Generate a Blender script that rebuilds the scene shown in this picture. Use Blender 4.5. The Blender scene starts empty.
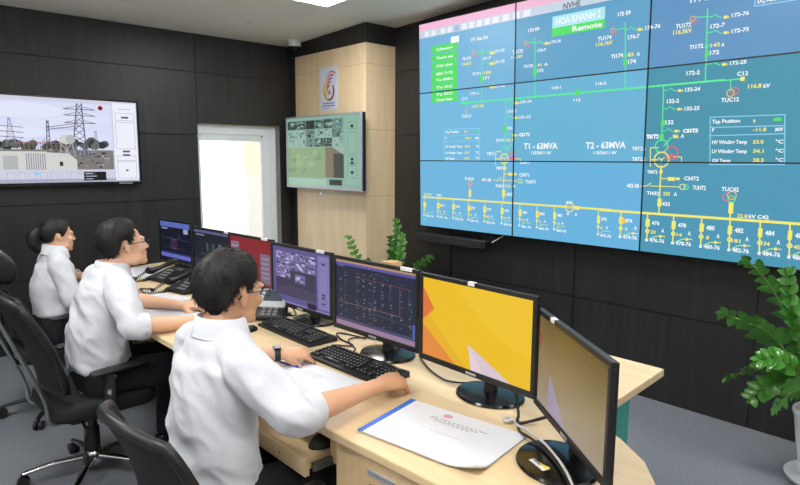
import bpy, bmesh, math, random
from math import sin, cos, pi, radians, sqrt
from mathutils import Vector, Matrix, Quaternion, noise
random.seed(7)
sc = bpy.context.scene
COL = sc.collection
V = Vector

# ------------------------------------------------------------------ helpers
def S(r, g, b):
    f = lambda c: (c/255/12.92) if c/255 <= .04045 else ((c/255+.055)/1.055)**2.4
    return (f(r), f(g), f(b), 1)

def nt(name):
    m = bpy.data.materials.new(name); m.use_nodes = True
    n = m.node_tree.nodes; l = m.node_tree.links
    return m, n, l, n['Principled BSDF']

def mat(name, col, rough=.5, metal=0., var=.08, scale=20., bump=0., bscale=None, stretch=(1, 1, 1), coat=0., spec=.5, sss=0.):
    """procedural: base colour with a little noise variation and optional noise bump"""
    m, n, l, b = nt(name)
    tc = n.new('ShaderNodeTexCoord'); mp = n.new('ShaderNodeMapping')
    mp.inputs['Scale'].default_value = stretch
    l.new(tc.outputs['Object'], mp.inputs['Vector'])
    nz = n.new('ShaderNodeTexNoise'); nz.inputs['Scale'].default_value = scale; nz.inputs['Detail'].default_value = 4
    l.new(mp.outputs['Vector'], nz.inputs['Vector'])
    mx = n.new('ShaderNodeMix'); mx.data_type = 'RGBA'
    mx.inputs['A'].default_value = [c*(1-var) for c in col[:3]]+[1]
    mx.inputs['B'].default_value = [min(1, c*(1+var)) for c in col[:3]]+[1]
    l.new(nz.outputs['Fac'], mx.inputs['Factor'])
    l.new(mx.outputs['Result'], b.inputs['Base Color'])
    b.inputs['Roughness'].default_value = rough; b.inputs['Metallic'].default_value = metal
    b.inputs['Coat Weight'].default_value = coat
    b.inputs['Specular IOR Level'].default_value = spec
    if sss:
        b.inputs['Subsurface Weight'].default_value = sss
        b.inputs['Subsurface Radius'].default_value = (.01, .004, .002); b.inputs['Subsurface Scale'].default_value = .5
    if bump:
        n2 = nz
        if bscale:
            n2 = n.new('ShaderNodeTexNoise'); n2.inputs['Scale'].default_value = bscale; n2.inputs['Detail'].default_value = 3
            l.new(mp.outputs['Vector'], n2.inputs['Vector'])
        bp = n.new('ShaderNodeBump'); bp.inputs['Strength'].default_value = bump; bp.inputs['Distance'].default_value = .01
        l.new(n2.outputs['Fac'], bp.inputs['Height']); l.new(bp.outputs['Normal'], b.inputs['Normal'])
    return m

def wood(name, c1, c2, scale=3., stretch=(1, 1, 14), rough=.4):
    m, n, l, b = nt(name)
    tc = n.new('ShaderNodeTexCoord'); mp = n.new('ShaderNodeMapping'); mp.inputs['Scale'].default_value = stretch
    l.new(tc.outputs['Object'], mp.inputs['Vector'])
    nz = n.new('ShaderNodeTexNoise'); nz.inputs['Scale'].default_value = scale; nz.inputs['Detail'].default_value = 6; nz.inputs['Distortion'].default_value = .6
    l.new(mp.outputs['Vector'], nz.inputs['Vector'])
    cr = n.new('ShaderNodeValToRGB'); cr.color_ramp.elements[0].position = .3; cr.color_ramp.elements[1].position = .7
    cr.color_ramp.elements[0].color = c1; cr.color_ramp.elements[1].color = c2
    l.new(nz.outputs['Fac'], cr.inputs['Fac']); l.new(cr.outputs['Color'], b.inputs['Base Color'])
    b.inputs['Roughness'].default_value = rough
    return m

def emit(name, col, st=1.):
    m, n, l, b = nt(name)
    b.inputs['Base Color'].default_value = (.005, .005, .005, 1); b.inputs['Roughness'].default_value = .35
    b.inputs['Emission Color'].default_value = col; b.inputs['Emission Strength'].default_value = st
    b.inputs['Specular IOR Level'].default_value = .2
    return m

def tag(o, label=None, cat=None, group=None, kind=None):
    if label: o['label'] = label
    if cat: o['category'] = cat
    if group: o['group'] = group
    if kind: o['kind'] = kind
    return o

def thing(name, label, cat, loc=(0, 0, 0), rz=0., group=None):
    o = bpy.data.objects.new(name, None); COL.objects.link(o)
    o.empty_display_size = .1; o.location = loc; o.rotation_euler = (0, 0, rz)
    return tag(o, label, cat, group)

class MB:
    """collects shapes, builds ONE mesh object"""
    def __init__(s, off=(0, 0, 0)):
        s.v = []; s.f = []; s.m = []; s.off = V(off)
    def add(s, vs, fs, mi=0):
        k = len(s.v); s.v += [V(v) for v in vs]; s.f += [[i+k for i in f] for f in fs]; s.m += [mi]*len(fs); return s
    def box(s, c, d, R=None, mi=0):
        c = V(c); vs = []
        for x in (-.5, .5):
            for y in (-.5, .5):
                for z in (-.5, .5):
                    q = V((x*d[0], y*d[1], z*d[2]))
                    if R: q = R @ q
                    vs.append(c+q)
        return s.add(vs, [(0, 1, 3, 2), (4, 6, 7, 5), (0, 4, 5, 1), (2, 3, 7, 6), (0, 2, 6, 4), (1, 5, 7, 3)], mi)
    def bb(s, x0, x1, y0, y1, z0, z1, mi=0):
        return s.box(((x0+x1)/2, (y0+y1)/2, (z0+z1)/2), (x1-x0, y1-y0, z1-z0), None, mi)
    def prism(s, poly, z0, z1, mi=0, M=None):
        n = len(poly); vs = [V((p[0], p[1], z0)) for p in poly]+[V((p[0], p[1], z1)) for p in poly]
        if M: vs = [M @ v for v in vs]
        a = sum(poly[i][0]*poly[(i+1) % n][1]-poly[(i+1) % n][0]*poly[i][1] for i in range(n))
        fs = [list(range(n))[::-1], list(range(n, 2*n))]+[(i, (i+1) % n, n+(i+1) % n, n+i) for i in range(n)]
        if a < 0: fs = [list(f)[::-1] for f in fs]
        return s.add(vs, fs, mi)
    def loft(s, rings, cap=True, mi=0, closed=False):
        n = len(rings[0]); vs = [v for r in rings for v in r]; fs = []
        for i in range(len(rings)-(0 if closed else 1)):
            for j in range(n):
                a = i*n+j; b = i*n+(j+1) % n; i2 = (i+1) % len(rings)
                fs.append((a, b, i2*n+(j+1) % n, i2*n+j))
        if cap and not closed:
            fs.append(tuple(range(n))[::-1]); fs.append(tuple((len(rings)-1)*n+j for j in range(n)))
        return s.add(vs, fs, mi)
    def tube(s, pts, rad, seg=12, up=(0, 0, 1), sub=0, cap=True, mi=0, closed=False, dome=False):
        """pts list of points; rad: number, list of numbers or list of (rx, ry); rx along t x up, ry along the other"""
        P = [V(p) for p in pts]; n = len(P)
        if not isinstance(rad, (list, tuple)): rad = [rad]*n
        Rr = [(r, r) if not isinstance(r, (list, tuple)) else r for r in rad]
        if sub:
            Q = []; q2 = []
            cnt = n if closed else n-1
            for i in range(cnt):
                if closed: p0, p1, p2, p3 = P[i-1], P[i], P[(i+1) % n], P[(i+2) % n]; r1, r2 = Rr[i], Rr[(i+1) % n]
                else: p0, p1, p2, p3 = P[max(i-1, 0)], P[i], P[i+1], P[min(i+2, n-1)]; r1, r2 = Rr[i], Rr[i+1]
                for k in range(sub):
                    t = k/sub
                    Q.append(.5*((2*p1)+(p2-p0)*t+(2*p0-5*p1+4*p2-p3)*t*t+(3*p1-p0-3*p2+p3)*t**3))
                    tt = t*t*(3-2*t)
                    q2.append((r1[0]+(r2[0]-r1[0])*tt, r1[1]+(r2[1]-r1[1])*tt))
            if not closed: Q.append(P[-1]); q2.append(Rr[-1])
            P, Rr = Q, q2; n = len(P)
        rings = []; up = V(up); prev = None
        for i in range(n):
            if closed: t = P[(i+1) % n]-P[i-1]
            else: t = P[min(i+1, n-1)]-P[max(i-1, 0)]
            t.normalize()
            if prev is None:
                sd = t.cross(up)
                if sd.length < 1e-3: sd = t.cross(V((1, 0, .01)))
                sd.normalize()
            else:
                sd = prev-t*prev.dot(t)
                if sd.length < 1e-4: sd = t.cross(up)
                sd.normalize()
            prev = sd; nn = sd.cross(t)
            rings.append([P[i]+sd*(cos(2*pi*j/seg)*Rr[i][0])+nn*(-sin(2*pi*j/seg)*Rr[i][1]) for j in range(seg)])
        if dome and not closed:
            def domed(ring, c, t, r):
                return [[c+(v-c)*cos(a)+t*(r*sin(a)) for v in ring] for a in (.5, 1.0, 1.35)]
            t0 = (P[0]-P[1]).normalized(); t1 = (P[-1]-P[-2]).normalized()
            rings = domed(rings[0], P[0], t0, min(Rr[0]))[::-1]+rings+domed(rings[-1], P[-1], t1, min(Rr[-1]))
        return s.loft(rings, cap, mi, closed)
    def cyl(s, a, b, r, r2=None, seg=20, mi=0):
        return s.tube([a, b], [r, r if r2 is None else r2], seg, mi=mi)
    def ell(s, c, r, R=None, nu=20, nv=12, mi=0):
        c = V(c); r = r if isinstance(r, (list, tuple)) else (r, r, r)
        vs = [V((0, 0, r[2]))]
        for i in range(1, nv):
            th = pi*i/nv
            for j in range(nu):
                ph = 2*pi*j/nu; vs.append(V((r[0]*sin(th)*cos(ph), r[1]*sin(th)*sin(ph), r[2]*cos(th))))
        vs.append(V((0, 0, -r[2])))
        if R: vs = [R @ v for v in vs]
        vs = [v+c for v in vs]; fs = []
        for j in range(nu): fs.append((0, 1+j, 1+(j+1) % nu))
        for i in range(nv-2):
            for j in range(nu):
                a = 1+i*nu+j; b = 1+i*nu+(j+1) % nu
                fs.append((a, a+nu, b+nu, b))
        k = len(vs)-1; o = 1+(nv-2)*nu
        for j in range(nu): fs.append((o+j, k, o+(j+1) % nu))
        return s.add(vs, fs, mi)
    def lathe(s, prof, c=(0, 0, 0), seg=32, mi=0, sx=1., sy=1., cap=True):
        c = V(c)
        return s.loft([[c+V((r*cos(2*pi*j/seg)*sx, r*sin(2*pi*j/seg)*sy, z)) for j in range(seg)] for r, z in prof], cap, mi)
    def rbox(s, c, d, rad, seg=5, R=None, mi=0, z_r=None):
        """box with rounded vertical corners and softened top/bottom rim"""
        hx, hy, hz = d[0]/2, d[1]/2, d[2]/2; zr = z_r if z_r is not None else min(rad, hz)*.8
        rings = []
        prof = [(-hz, zr)]+[(-hz+zr*(1-cos(a)), zr*(1-sin(a))) for a in (pi/6, pi/3, pi/2)] if zr > 0 else [(-hz, 0)]
        prof = prof+[(-z, i) for z, i in prof[::-1]]
        for z, ins in prof:
            ring = []
            for qx, qy, a0 in ((1, 1, 0), (-1, 1, pi/2), (-1, -1, pi), (1, -1, 1.5*pi)):
                for k in range(seg+1):
                    a = a0+pi/2*k/seg; r = max(rad-ins, .0005); e = ins if rad < ins else 0
                    ring.append(V((qx*(hx-rad-(ins-rad if ins > rad else 0))+cos(a)*r, qy*(hy-rad-(ins-rad if ins > rad else 0))+sin(a)*r, z)))
            rings.append(ring)
        c = V(c)
        rings = [[(R @ v if R else v)+c for v in r] for r in rings]
        return s.loft(rings, True, mi)
    def mesh(s, name):
        me = bpy.data.meshes.new(name)
        me.from_pydata([tuple(v-s.off) for v in s.v], [], s.f); me.update()
        return me
    def build(s, name, mats, parent=None, smooth=None, bevel=0., loc=None):
        me = s.mesh(name)
        if not isinstance(mats, (list, tuple)): mats = [mats]
        for m in mats: me.materials.append(m)
        if len(mats) > 1: me.polygons.foreach_set('material_index', s.m)
        return link(name, me, parent, smooth, bevel, loc)

def fixn(me):
    bm = bmesh.new(); bm.from_mesh(me); bmesh.ops.recalc_face_normals(bm, faces=bm.faces); bm.to_mesh(me); bm.free()

def link(name, me, parent=None, smooth=None, bevel=0., loc=None):
    fixn(me)
    if smooth is not None:
        me.polygons.foreach_set('use_smooth', [True]*len(me.polygons))
        if smooth < 180: me.set_sharp_from_angle(angle=radians(smooth))
    o = bpy.data.objects.new(name, me); COL.objects.link(o)
    if parent: o.parent = parent
    if loc: o.location = loc
    if bevel:
        b = o.modifiers.new('bevel', 'BEVEL'); b.width = bevel; b.segments = 2; b.limit_method = 'ANGLE'; b.angle_limit = radians(40)
    return o

def evaluated(me, setup):
    o = bpy.data.objects.new('tmp', me); COL.objects.link(o); setup(o)
    dg = bpy.context.evaluated_depsgraph_get(); dg.update()
    r = bpy.data.meshes.new_from_object(o.evaluated_get(dg))
    bpy.data.objects.remove(o); return r

def remesh(mb, voxel, smooth=2):
    me = mb.mesh('tmp'); fixn(me)
    def su(o):
        m = o.modifiers.new('r', 'REMESH'); m.mode = 'VOXEL'; m.voxel_size = voxel
        if smooth:
            k = o.modifiers.new('s', 'SMOOTH'); k.iterations = smooth; k.factor = .5
    return evaluated(me, su)

_tc = {}
def text_mesh(s):
    """flat lettering normalised: list of verts and faces, width, cap height"""
    if s in _tc: return _tc[s]
    cu = bpy.data.curves.new('t', 'FONT'); cu.body = s; cu.size = 1; cu.offset = .03; cu.resolution_u = 2
    o = bpy.data.objects.new('t', cu); COL.objects.link(o)
    dg = bpy.context.evaluated_depsgraph_get(); dg.update()
    me = bpy.data.meshes.new_from_object(o.evaluated_get(dg))
    vs = [v.co.copy() for v in me.vertices]; fs = [tuple(p.vertices) for p in me.polygons]
    bpy.data.objects.remove(o)
    x0 = min((v.x for v in vs), default=0); x1 = max((v.x for v in vs), default=1)
    r = (vs, fs, x0, max(x1-x0, .01)); _tc[s] = r
    return r

class Flat(MB):
    """drawing on a plane: O origin, U right, W up, N out"""
    def __init__(s, O, U, W, lift=.001):
        MB.__init__(s); s.O = V(O); s.U = V(U).normalized(); s.W = V(W).normalized(); s.N = s.U.cross(s.W); s.l = lift
    def p(s, u, v, k=0.): return s.O+s.U*u+s.W*v+s.N*(s.l+k)
    def poly(s, pts, mi=0, k=0.): return s.add([s.p(a, b, k) for a, b in pts], [tuple(range(len(pts)))], mi)
    def rect(s, u0, v0, u1, v1, mi=0, k=0.): return s.poly([(u0, v0), (u1, v0), (u1, v1), (u0, v1)], mi, k)
    def line(s, u0, v0, u1, v1, w, mi=0, k=0.):
        d = V((u1-u0, v1-v0)); L = d.length
        if L < 1e-6: return
        d /= L; q = V((-d.y, d.x))*w/2; e = d*w*.3
        a = V((u0, v0))-e; b = V((u1, v1))+e
        s.poly([tuple(a-q), tuple(b-q), tuple(b+q), tuple(a+q)], mi, k)
    def ring(s, u, v, r, w, mi=0, k=0., n=18):
        vs = []; fs = []
        for j in range(n):
            a = 2*pi*j/n
            vs += [s.p(u+cos(a)*(r-w), v+sin(a)*(r-w), k), s.p(u+cos(a)*r, v+sin(a)*r, k)]
        for j in range(n):
            b = (j+1) % n; fs.append((2*j, 2*j+1, 2*b+1, 2*b))
        s.add(vs, fs, mi)
    def disc(s, u, v, r, mi=0, k=0., n=14, ry=None):
        s.poly([(u+cos(2*pi*j/n)*r, v+sin(2*pi*j/n)*(ry or r)) for j in range(n)], mi, k)
    def text(s, t, u, v, w, h, mi=0, k=0.):
        vs, fs, x0, W = text_mesh(t)
        if not w: w = W*h/.72
        s.add([s.p(u+(q.x-x0)/W*w, v+q.y/.72*h, k) for q in vs], fs, mi)

# ------------------------------------------------------------------ materials
M = {}
M['oak'] = wood('light_oak_laminate', S(212, 186, 145), S(228, 204, 165), 2.2, (9, 1, 9), .38)
M['oak_v'] = wood('light_oak_upright', S(204, 174, 132), S(217, 190, 150), 2.2, (9, 9, .8), .42)
M['ebony'] = wood('dark_ebony_panel', S(32, 31, 31), S(46, 44, 44), 3., (7, 7, .5), .42)
M['groove'] = mat('black_groove', (.004, .004, .004, 1), .8)
M['oak_pale'] = wood('pale_oak_cladding', S(226, 200, 160), S(238, 214, 178), 2.2, (9, 9, .8), .42)
M['teal'] = mat('teal_laminate', S(58, 150, 140), .45, var=.03)
M['ceil'] = mat('ceiling_paint', S(240, 237, 230), .9, var=.02, scale=4)
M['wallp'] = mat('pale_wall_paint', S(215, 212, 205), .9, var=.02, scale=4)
M['white_pvc'] = mat('white_window_profile', S(234, 239, 244), .35, var=.02)
M['blk'] = mat('black_plastic', S(24, 24, 26), .42, var=.15, scale=60)
M['blk_gloss'] = mat('gloss_black_plastic', S(16, 16, 18), .18, var=.1)
M['blk_key'] = mat('keycap_black', S(34, 35, 38), .45, var=.1)
M['legend'] = mat('keycap_print', S(170, 172, 175), .6)
M['blk_mesh'] = mat('black_chair_fabric', S(20, 21, 24), .75, var=.3, scale=300, bump=.3, bscale=500)
M['blk_leather'] = mat('black_padded_vinyl', S(24, 25, 28), .4, var=.1, bump=.1, bscale=120)
M['chrome'] = mat('polished_chrome', S(200, 202, 205), .15, 1.)
M['alu'] = mat('brushed_aluminium', S(150, 158, 160), .35, .9)
M['grey_plastic'] = mat('grey_plastic', S(120, 124, 128), .4)
M['silver'] = mat('silver_plastic', S(175, 180, 186), .35, .2)
M['shirt'] = mat('white_shirt_cotton', S(206, 209, 218), .85, var=.02, scale=60, bump=.15, bscale=900)
M['trouser'] = mat('dark_navy_trousers', S(22, 23, 32), .85, var=.15, scale=200, bump=.15, bscale=500)
M['skin1'] = mat('skin_tan', S(208, 160, 128), .48, var=.07, scale=25, sss=.12, bump=.05, bscale=300)
M['skin2'] = mat('skin_fair', S(224, 178, 148), .48, var=.07, scale=25, sss=.12, bump=.05, bscale=300)
M['hair'] = mat('black_hair', S(15, 14, 15), .6, var=.3, scale=80)
M['eye'] = mat('eye_white', S(196, 188, 182), .35)
M['iris'] = mat('dark_iris', S(28, 18, 14), .15)
M['lip'] = mat('lip', S(192, 128, 110), .45)
M['shoe'] = mat('black_shoe_leather', S(18, 18, 19), .3)
M['paper'] = mat('white_paper', S(214, 217, 226), .8, var=.01)
M['ink'] = mat('grey_print', S(128, 131, 146), .8)
M['redink'] = mat('pale_red_print', S(214, 150, 154), .8)
M['blue'] = mat('blue_binding', S(42, 104, 210), .4)
M['bluepen'] = mat('blue_pen_plastic', S(40, 60, 190), .3)
M['label_w'] = mat('white_label', S(225, 226, 226), .6)
M['label_y'] = mat('yellow_label_print', S(225, 200, 60), .6)
M['leaf'] = mat('glossy_green_leaf', S(74, 136, 50), .28, var=.45, scale=9, coat=.2)
M['leaf_d'] = mat('dark_green_leaf', S(50, 104, 42), .3, var=.4, scale=9, coat=.2)
M['stem'] = mat('green_stem', S(88, 122, 52), .5)
M['ceramic'] = mat('white_ceramic', S(222, 224, 228), .25, var=.03, scale=6)
M['soil'] = mat('dark_soil', S(52, 40, 32), .95, bump=.6, bscale=60)
M['cable_b'] = mat('black_cable', S(20, 20, 20), .45)
M['cable_w'] = mat('grey_white_cable', S(190, 190, 186), .5)
M['tan_box'] = mat('tan_board', S(196, 158, 112), .7)
M['lens'] = mat('dark_dome_glass', S(20, 20, 22), .08)
E_ = {}
def em(k, c, st=1.):
    E_[k] = emit('screen_'+k, c, st); return E_[k]
VIDEO_WALL=[
 ["R", "pink", 0, 1.66, 4.07, 1.719],
 ["R", "bar", 0, 1.6, 4.07, 1.66],
 ["R", "ico", 0.07, 1.606, 0.12, 1.65],
 ["R", "ico", 0.148, 1.606, 0.198, 1.65],
 ["R", "ico", 0.256, 1.606, 0.306, 1.65],
 ["R", "ico", 0.334, 1.606, 0.384, 1.65],
 ["R", "ico2", 0.412, 1.606, 0.462, 1.65],
 ["R", "ico", 0.49, 1.606, 0.54, 1.65],
 ["R", "ico", 0.568, 1.606, 0.618, 1.65],
 ["R", "ico", 0.646, 1.606, 0.696, 1.65],
 ["R", "ico", 0.724, 1.606, 0.774, 1.65],
 ["R", "ico", 0.8, 1.606, 0.86, 1.652],
 ["R", "ico", 0.895, 1.606, 0.955, 1.652],
 ["R", "ico", 0.99, 1.606, 1.05, 1.652],
 ["R", "ico", 1.085, 1.606, 1.145, 1.652],
 ["T", "grey", "NVHE", 1.415, 1.603, 0.132, 0.039],
 ["R", "ico", 2.02, 1.612, 2.08, 1.652],
 ["R", "ico", 2.12, 1.612, 2.18, 1.652],
 ["R", "ico", 2.22, 1.612, 2.28, 1.652],
 ["R", "g2", 0.154, 1.461, 0.441, 1.52],
 ["T", "w", "Chung", 0.204, 1.478, 0.187, 0.02],
 ["R", "g2", 0.153, 1.392, 0.441, 1.451],
 ["T", "w", "Thanh cai", 0.203, 1.409, 0.188, 0.02],
 ["R", "g2", 0.153, 1.327, 0.441, 1.387],
 ["T", "w", "Chi tiet", 0.203, 1.345, 0.188, 0.02],
 ["R", "g2", 0.153, 1.263, 0.441, 1.323],
 ["T", "w", "MBA T1-T2", 0.203, 1.281, 0.188, 0.02],
 ["R", "g2", 0.152, 1.216, 0.442, 1.272],
 ["T", "w", "Tu RMU", 0.202, 1.232, 0.19, 0.02],
 ["R", "g2", 0.152, 1.156, 0.442, 1.212],
 ["T", "w", "Tu AC", 0.202, 1.172, 0.19, 0.02],
 ["R", "g2", 0.152, 1.1, 0.442, 1.151],
 ["T", "w", "Tu DC", 0.202, 1.114, 0.19, 0.02],
 ["R", "g2", 0.152, 1.058, 0.442, 1.105],
 ["T", "w", "Canh bao", 0.202, 1.07, 0.19, 0.02],
 ["R", "w", 0.371, 1.517, 0.459, 1.567],
 ["L", "g", 0.48, 1.036, 1.547, 1.036, 0.011],
 ["L", "g", 1.547, 1.036, 2.484, 1.038, 0.011],
 ["L", "g", 0.697, 1.442, 0.701, 1.039, 0.007],
 ["L", "g", 1.188, 1.449, 1.199, 1.03, 0.007],
 ["L", "g", 1.871, 1.445, 1.89, 1.041, 0.007],
 ["L", "g", 2.369, 1.444, 2.381, 1.034, 0.007],
 ["T", "w", "171 Cau Do", 0.586, 1.503, 0.172, 0.025],
 ["T", "w", "173 E9", 1.13, 1.494, 0.094, 0.022],
 ["T", "w", "175 E9", 1.818, 1.491, 0.087, 0.024],
 ["T", "w", "171 Lien", 2.269, 1.493, 0.159, 0.025],
 ["C", "o", 0.612, 1.416, 0.016, 0.004],
 ["C", "r", 0.63, 1.394, 0.016, 0.004],
 ["L", "g", 0.639, 1.408, 0.697, 1.405, 0.005],
 ["C", "o", 1.109, 1.42, 0.016, 0.004],
 ["C", "r", 1.125, 1.4, 0.016, 0.004],
 ["L", "g", 1.134, 1.421, 1.189, 1.421, 0.005],
 ["C", "o", 1.787, 1.411, 0.016, 0.004],
 ["C", "r", 1.799, 1.393, 0.016, 0.004],
 ["L", "g", 1.808, 1.413, 1.873, 1.41, 0.005],
 ["C", "o", 2.288, 1.402, 0.016, 0.004],
 ["C", "r", 2.298, 1.385, 0.016, 0.004],
 ["L", "g", 2.305, 1.407, 2.371, 1.401, 0.005],
 ["T", "w", "TU171", 0.494, 1.367, 0.091, 0.024],
 ["T", "y", "116.6kV", 0.488, 1.328, 0.104, 0.023],
 ["T", "w", "TU173", 0.991, 1.359, 0.094, 0.025],
 ["T", "y", "116.1kV", 0.981, 1.324, 0.105, 0.023],
 ["T", "w", "TU174", 1.683, 1.359, 0.098, 0.025],
 ["T", "y", "116.1kV", 1.672, 1.326, 0.119, 0.024],
 ["T", "w", "TU172", 2.193, 1.36, 0.088, 0.025],
 ["T", "y", "116.5kV", 2.179, 1.327, 0.109, 0.025],
 ["T", "w", "171-76", 0.825, 1.388, 0.094, 0.021],
 ["T", "w", "171-75", 0.826, 1.307, 0.094, 0.021],
 ["T", "w", "171-15", 0.829, 1.129, 0.094, 0.022],
 ["T", "w", "173-76", 1.32, 1.39, 0.084, 0.019],
 ["T", "w", "174-76", 2.004, 1.381, 0.095, 0.023],
 ["T", "w", "172-76", 2.501, 1.376, 0.089, 0.02],
 ["T", "w", "172-75", 2.506, 1.29, 0.089, 0.021],
 ["T", "w", "172-25", 2.508, 1.117, 0.087, 0.02],
 ["T", "w", "131-14", 1.072, 0.997, 0.098, 0.021],
 ["T", "w", "131-15", 1.067, 0.887, 0.098, 0.021],
 ["T", "w", "CS1T1", 1.064, 0.76, 0.094, 0.022],
 ["T", "w", "132-24", 2.268, 0.99, 0.087, 0.022],
 ["T", "w", "132-25", 2.271, 0.88, 0.087, 0.022],
 ["T", "w", "CS1T2", 2.272, 0.75, 0.087, 0.022],
 ["L", "g", 0.697, 1.405, 0.728, 1.404, 0.005],
 ["L", "g", 0.733, 1.418, 0.775, 1.39, 0.005],
 ["R", "y", 0.777, 1.381, 0.811, 1.402],
 ["R", "y", 0.817, 1.381, 0.828, 1.395],
 ["L", "g", 0.698, 1.325, 0.729, 1.324, 0.005],
 ["L", "g", 0.734, 1.339, 0.776, 1.31, 0.005],
 ["R", "y", 0.778, 1.302, 0.812, 1.323],
 ["R", "y", 0.818, 1.302, 0.829, 1.316],
 ["L", "g", 0.7, 1.149, 0.731, 1.148, 0.005],
 ["L", "g", 0.736, 1.163, 0.778, 1.136, 0.005],
 ["R", "y", 0.781, 1.128, 0.815, 1.148],
 ["R", "y", 0.82, 1.129, 0.832, 1.143],
 ["L", "g", 1.189, 1.411, 1.22, 1.409, 0.005],
 ["L", "g", 1.225, 1.422, 1.266, 1.395, 0.005],
 ["R", "y", 1.272, 1.387, 1.301, 1.406],
 ["R", "y", 1.306, 1.387, 1.316, 1.4],
 ["L", "g", 1.873, 1.405, 1.903, 1.402, 0.005],
 ["L", "g", 1.907, 1.414, 1.947, 1.389, 0.005],
 ["R", "y", 1.955, 1.381, 1.978, 1.398],
 ["R", "y", 1.982, 1.381, 1.99, 1.392],
 ["L", "g", 2.371, 1.399, 2.402, 1.396, 0.005],
 ["L", "g", 2.406, 1.406, 2.447, 1.382, 0.005],
 ["R", "y", 2.459, 1.374, 2.478, 1.39],
 ["R", "y", 2.48, 1.374, 2.487, 1.385],
 ["L", "g", 2.377, 1.313, 2.407, 1.31, 0.005],
 ["L", "g", 2.411, 1.32, 2.453, 1.297, 0.005],
 ["R", "y", 2.464, 1.29, 2.484, 1.305],
 ["R", "y", 2.486, 1.29, 2.493, 1.3],
 ["L", "g", 2.381, 1.136, 2.411, 1.135, 0.005],
 ["L", "g", 2.415, 1.145, 2.455, 1.123, 0.005],
 ["R", "y", 2.466, 1.117, 2.486, 1.132],
 ["R", "y", 2.488, 1.118, 2.495, 1.128],
 ["L", "g", 0.939, 1.01, 0.968, 1.01, 0.005],
 ["L", "g", 0.973, 1.025, 1.012, 0.999, 0.005],
 ["R", "y", 1.014, 0.993, 1.046, 1.012],
 ["R", "y", 1.051, 0.994, 1.062, 1.007],
 ["L", "g", 0.941, 0.901, 0.968, 0.902, 0.005],
 ["L", "g", 0.972, 0.917, 1.008, 0.892, 0.005],
 ["R", "y", 1.008, 0.886, 1.041, 0.904],
 ["R", "y", 1.045, 0.887, 1.056, 0.9],
 ["L", "g", 0.938, 0.77, 0.964, 0.771, 0.005],
 ["L", "g", 0.968, 0.786, 1.003, 0.762, 0.005],
 ["R", "y", 1.003, 0.757, 1.035, 0.775],
 ["R", "y", 1.04, 0.759, 1.051, 0.772],
 ["L", "g", 2.139, 1.007, 2.17, 1.007, 0.005],
 ["L", "g", 2.174, 1.018, 2.215, 0.996, 0.005],
 ["R", "y", 2.225, 0.991, 2.246, 1.006],
 ["R", "y", 2.249, 0.992, 2.257, 1.002],
 ["L", "g", 2.142, 0.897, 2.172, 0.897, 0.005],
 ["L", "g", 2.176, 0.909, 2.217, 0.888, 0.005],
 ["R", "y", 2.228, 0.883, 2.249, 0.897],
 ["R", "y", 2.252, 0.884, 2.259, 0.894],
 ["L", "g", 2.145, 0.765, 2.172, 0.766, 0.005],
 ["L", "g", 2.176, 0.778, 2.212, 0.758, 0.005],
 ["R", "y", 2.219, 0.753, 2.241, 0.768],
 ["R", "y", 2.244, 0.755, 2.251, 0.765],
 ["T", "w", "171-7", 0.712, 1.348, 0.075, 0.021],
 ["T", "w", "173-7", 1.213, 1.345, 0.073, 0.02],
 ["T", "w", "174-7", 1.894, 1.339, 0.076, 0.025],
 ["T", "w", "172-7", 2.391, 1.331, 0.078, 0.023],
 ["T", "w", "171-1", 0.584, 1.091, 0.084, 0.022],
 ["T", "w", "172-2", 2.271, 1.084, 0.077, 0.023],
 ["T", "w", "131-1", 0.954, 0.935, 0.08, 0.021],
 ["T", "w", "132-2", 2.163, 0.929, 0.074, 0.024],
 ["T", "w", "110-1", 1.341, 1.076, 0.071, 0.02],
 ["T", "w", "110-2", 1.681, 1.075, 0.076, 0.019],
 ["T", "w", "112", 1.518, 0.981, 0.053, 0.019],
 ["T", "w", "TI171", 0.601, 1.241, 0.083, 0.022],
 ["T", "w", "TI173", 1.095, 1.247, 0.081, 0.021],
 ["T", "w", "TI174", 1.782, 1.236, 0.084, 0.025],
 ["T", "w", "TI172", 2.279, 1.231, 0.079, 0.023],
 ["T", "w", "171", 0.714, 1.2, 0.058, 0.022],
 ["T", "w", "173", 1.217, 1.206, 0.049, 0.021],
 ["T", "w", "174", 1.901, 1.19, 0.053, 0.025],
 ["T", "w", "172", 2.397, 1.186, 0.051, 0.022],
 ["T", "w", "131", 0.951, 0.811, 0.048, 0.021],
 ["T", "w", "132", 2.161, 0.803, 0.05, 0.024],
 ["T", "w", "TI1T2", 2.043, 0.72, 0.081, 0.025],
 ["T", "w", "C11", 0.489, 1.059, 0.062, 0.023],
 ["T", "w", "C12", 2.55, 1.054, 0.057, 0.022],
 ["T", "w", "TUC12", 2.475, 0.915, 0.095, 0.023],
 ["T", "w", "TUC11", 0.493, 0.92, 0.099, 0.023],
 ["T", "y", "108", 0.722, 1.24, 0.069, 0.022],
 ["T", "y", "91", 1.216, 1.245, 0.034, 0.02],
 ["T", "y", "83", 1.897, 1.234, 0.038, 0.023],
 ["T", "y", "143", 2.398, 1.228, 0.05, 0.021],
 ["T", "y", "86", 2.21, 0.719, 0.035, 0.022],
 ["T", "w", "A", 1.272, 1.245, 0.029, 0.02],
 ["T", "w", "A", 1.956, 1.232, 0.022, 0.023],
 ["T", "w", "A", 2.456, 1.224, 0.018, 0.02],
 ["T", "w", "A", 2.258, 0.72, 0.021, 0.022],
 ["T", "y", "115.7 kV", 0.6, 0.991, 0.125, 0.023],
 ["T", "y", "116.8", 2.611, 0.981, 0.067, 0.022],
 ["T", "w", "kV", 2.688, 0.978, 0.033, 0.022],
 ["R", "g2", 0.682, 1.184, 0.717, 1.231],
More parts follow.
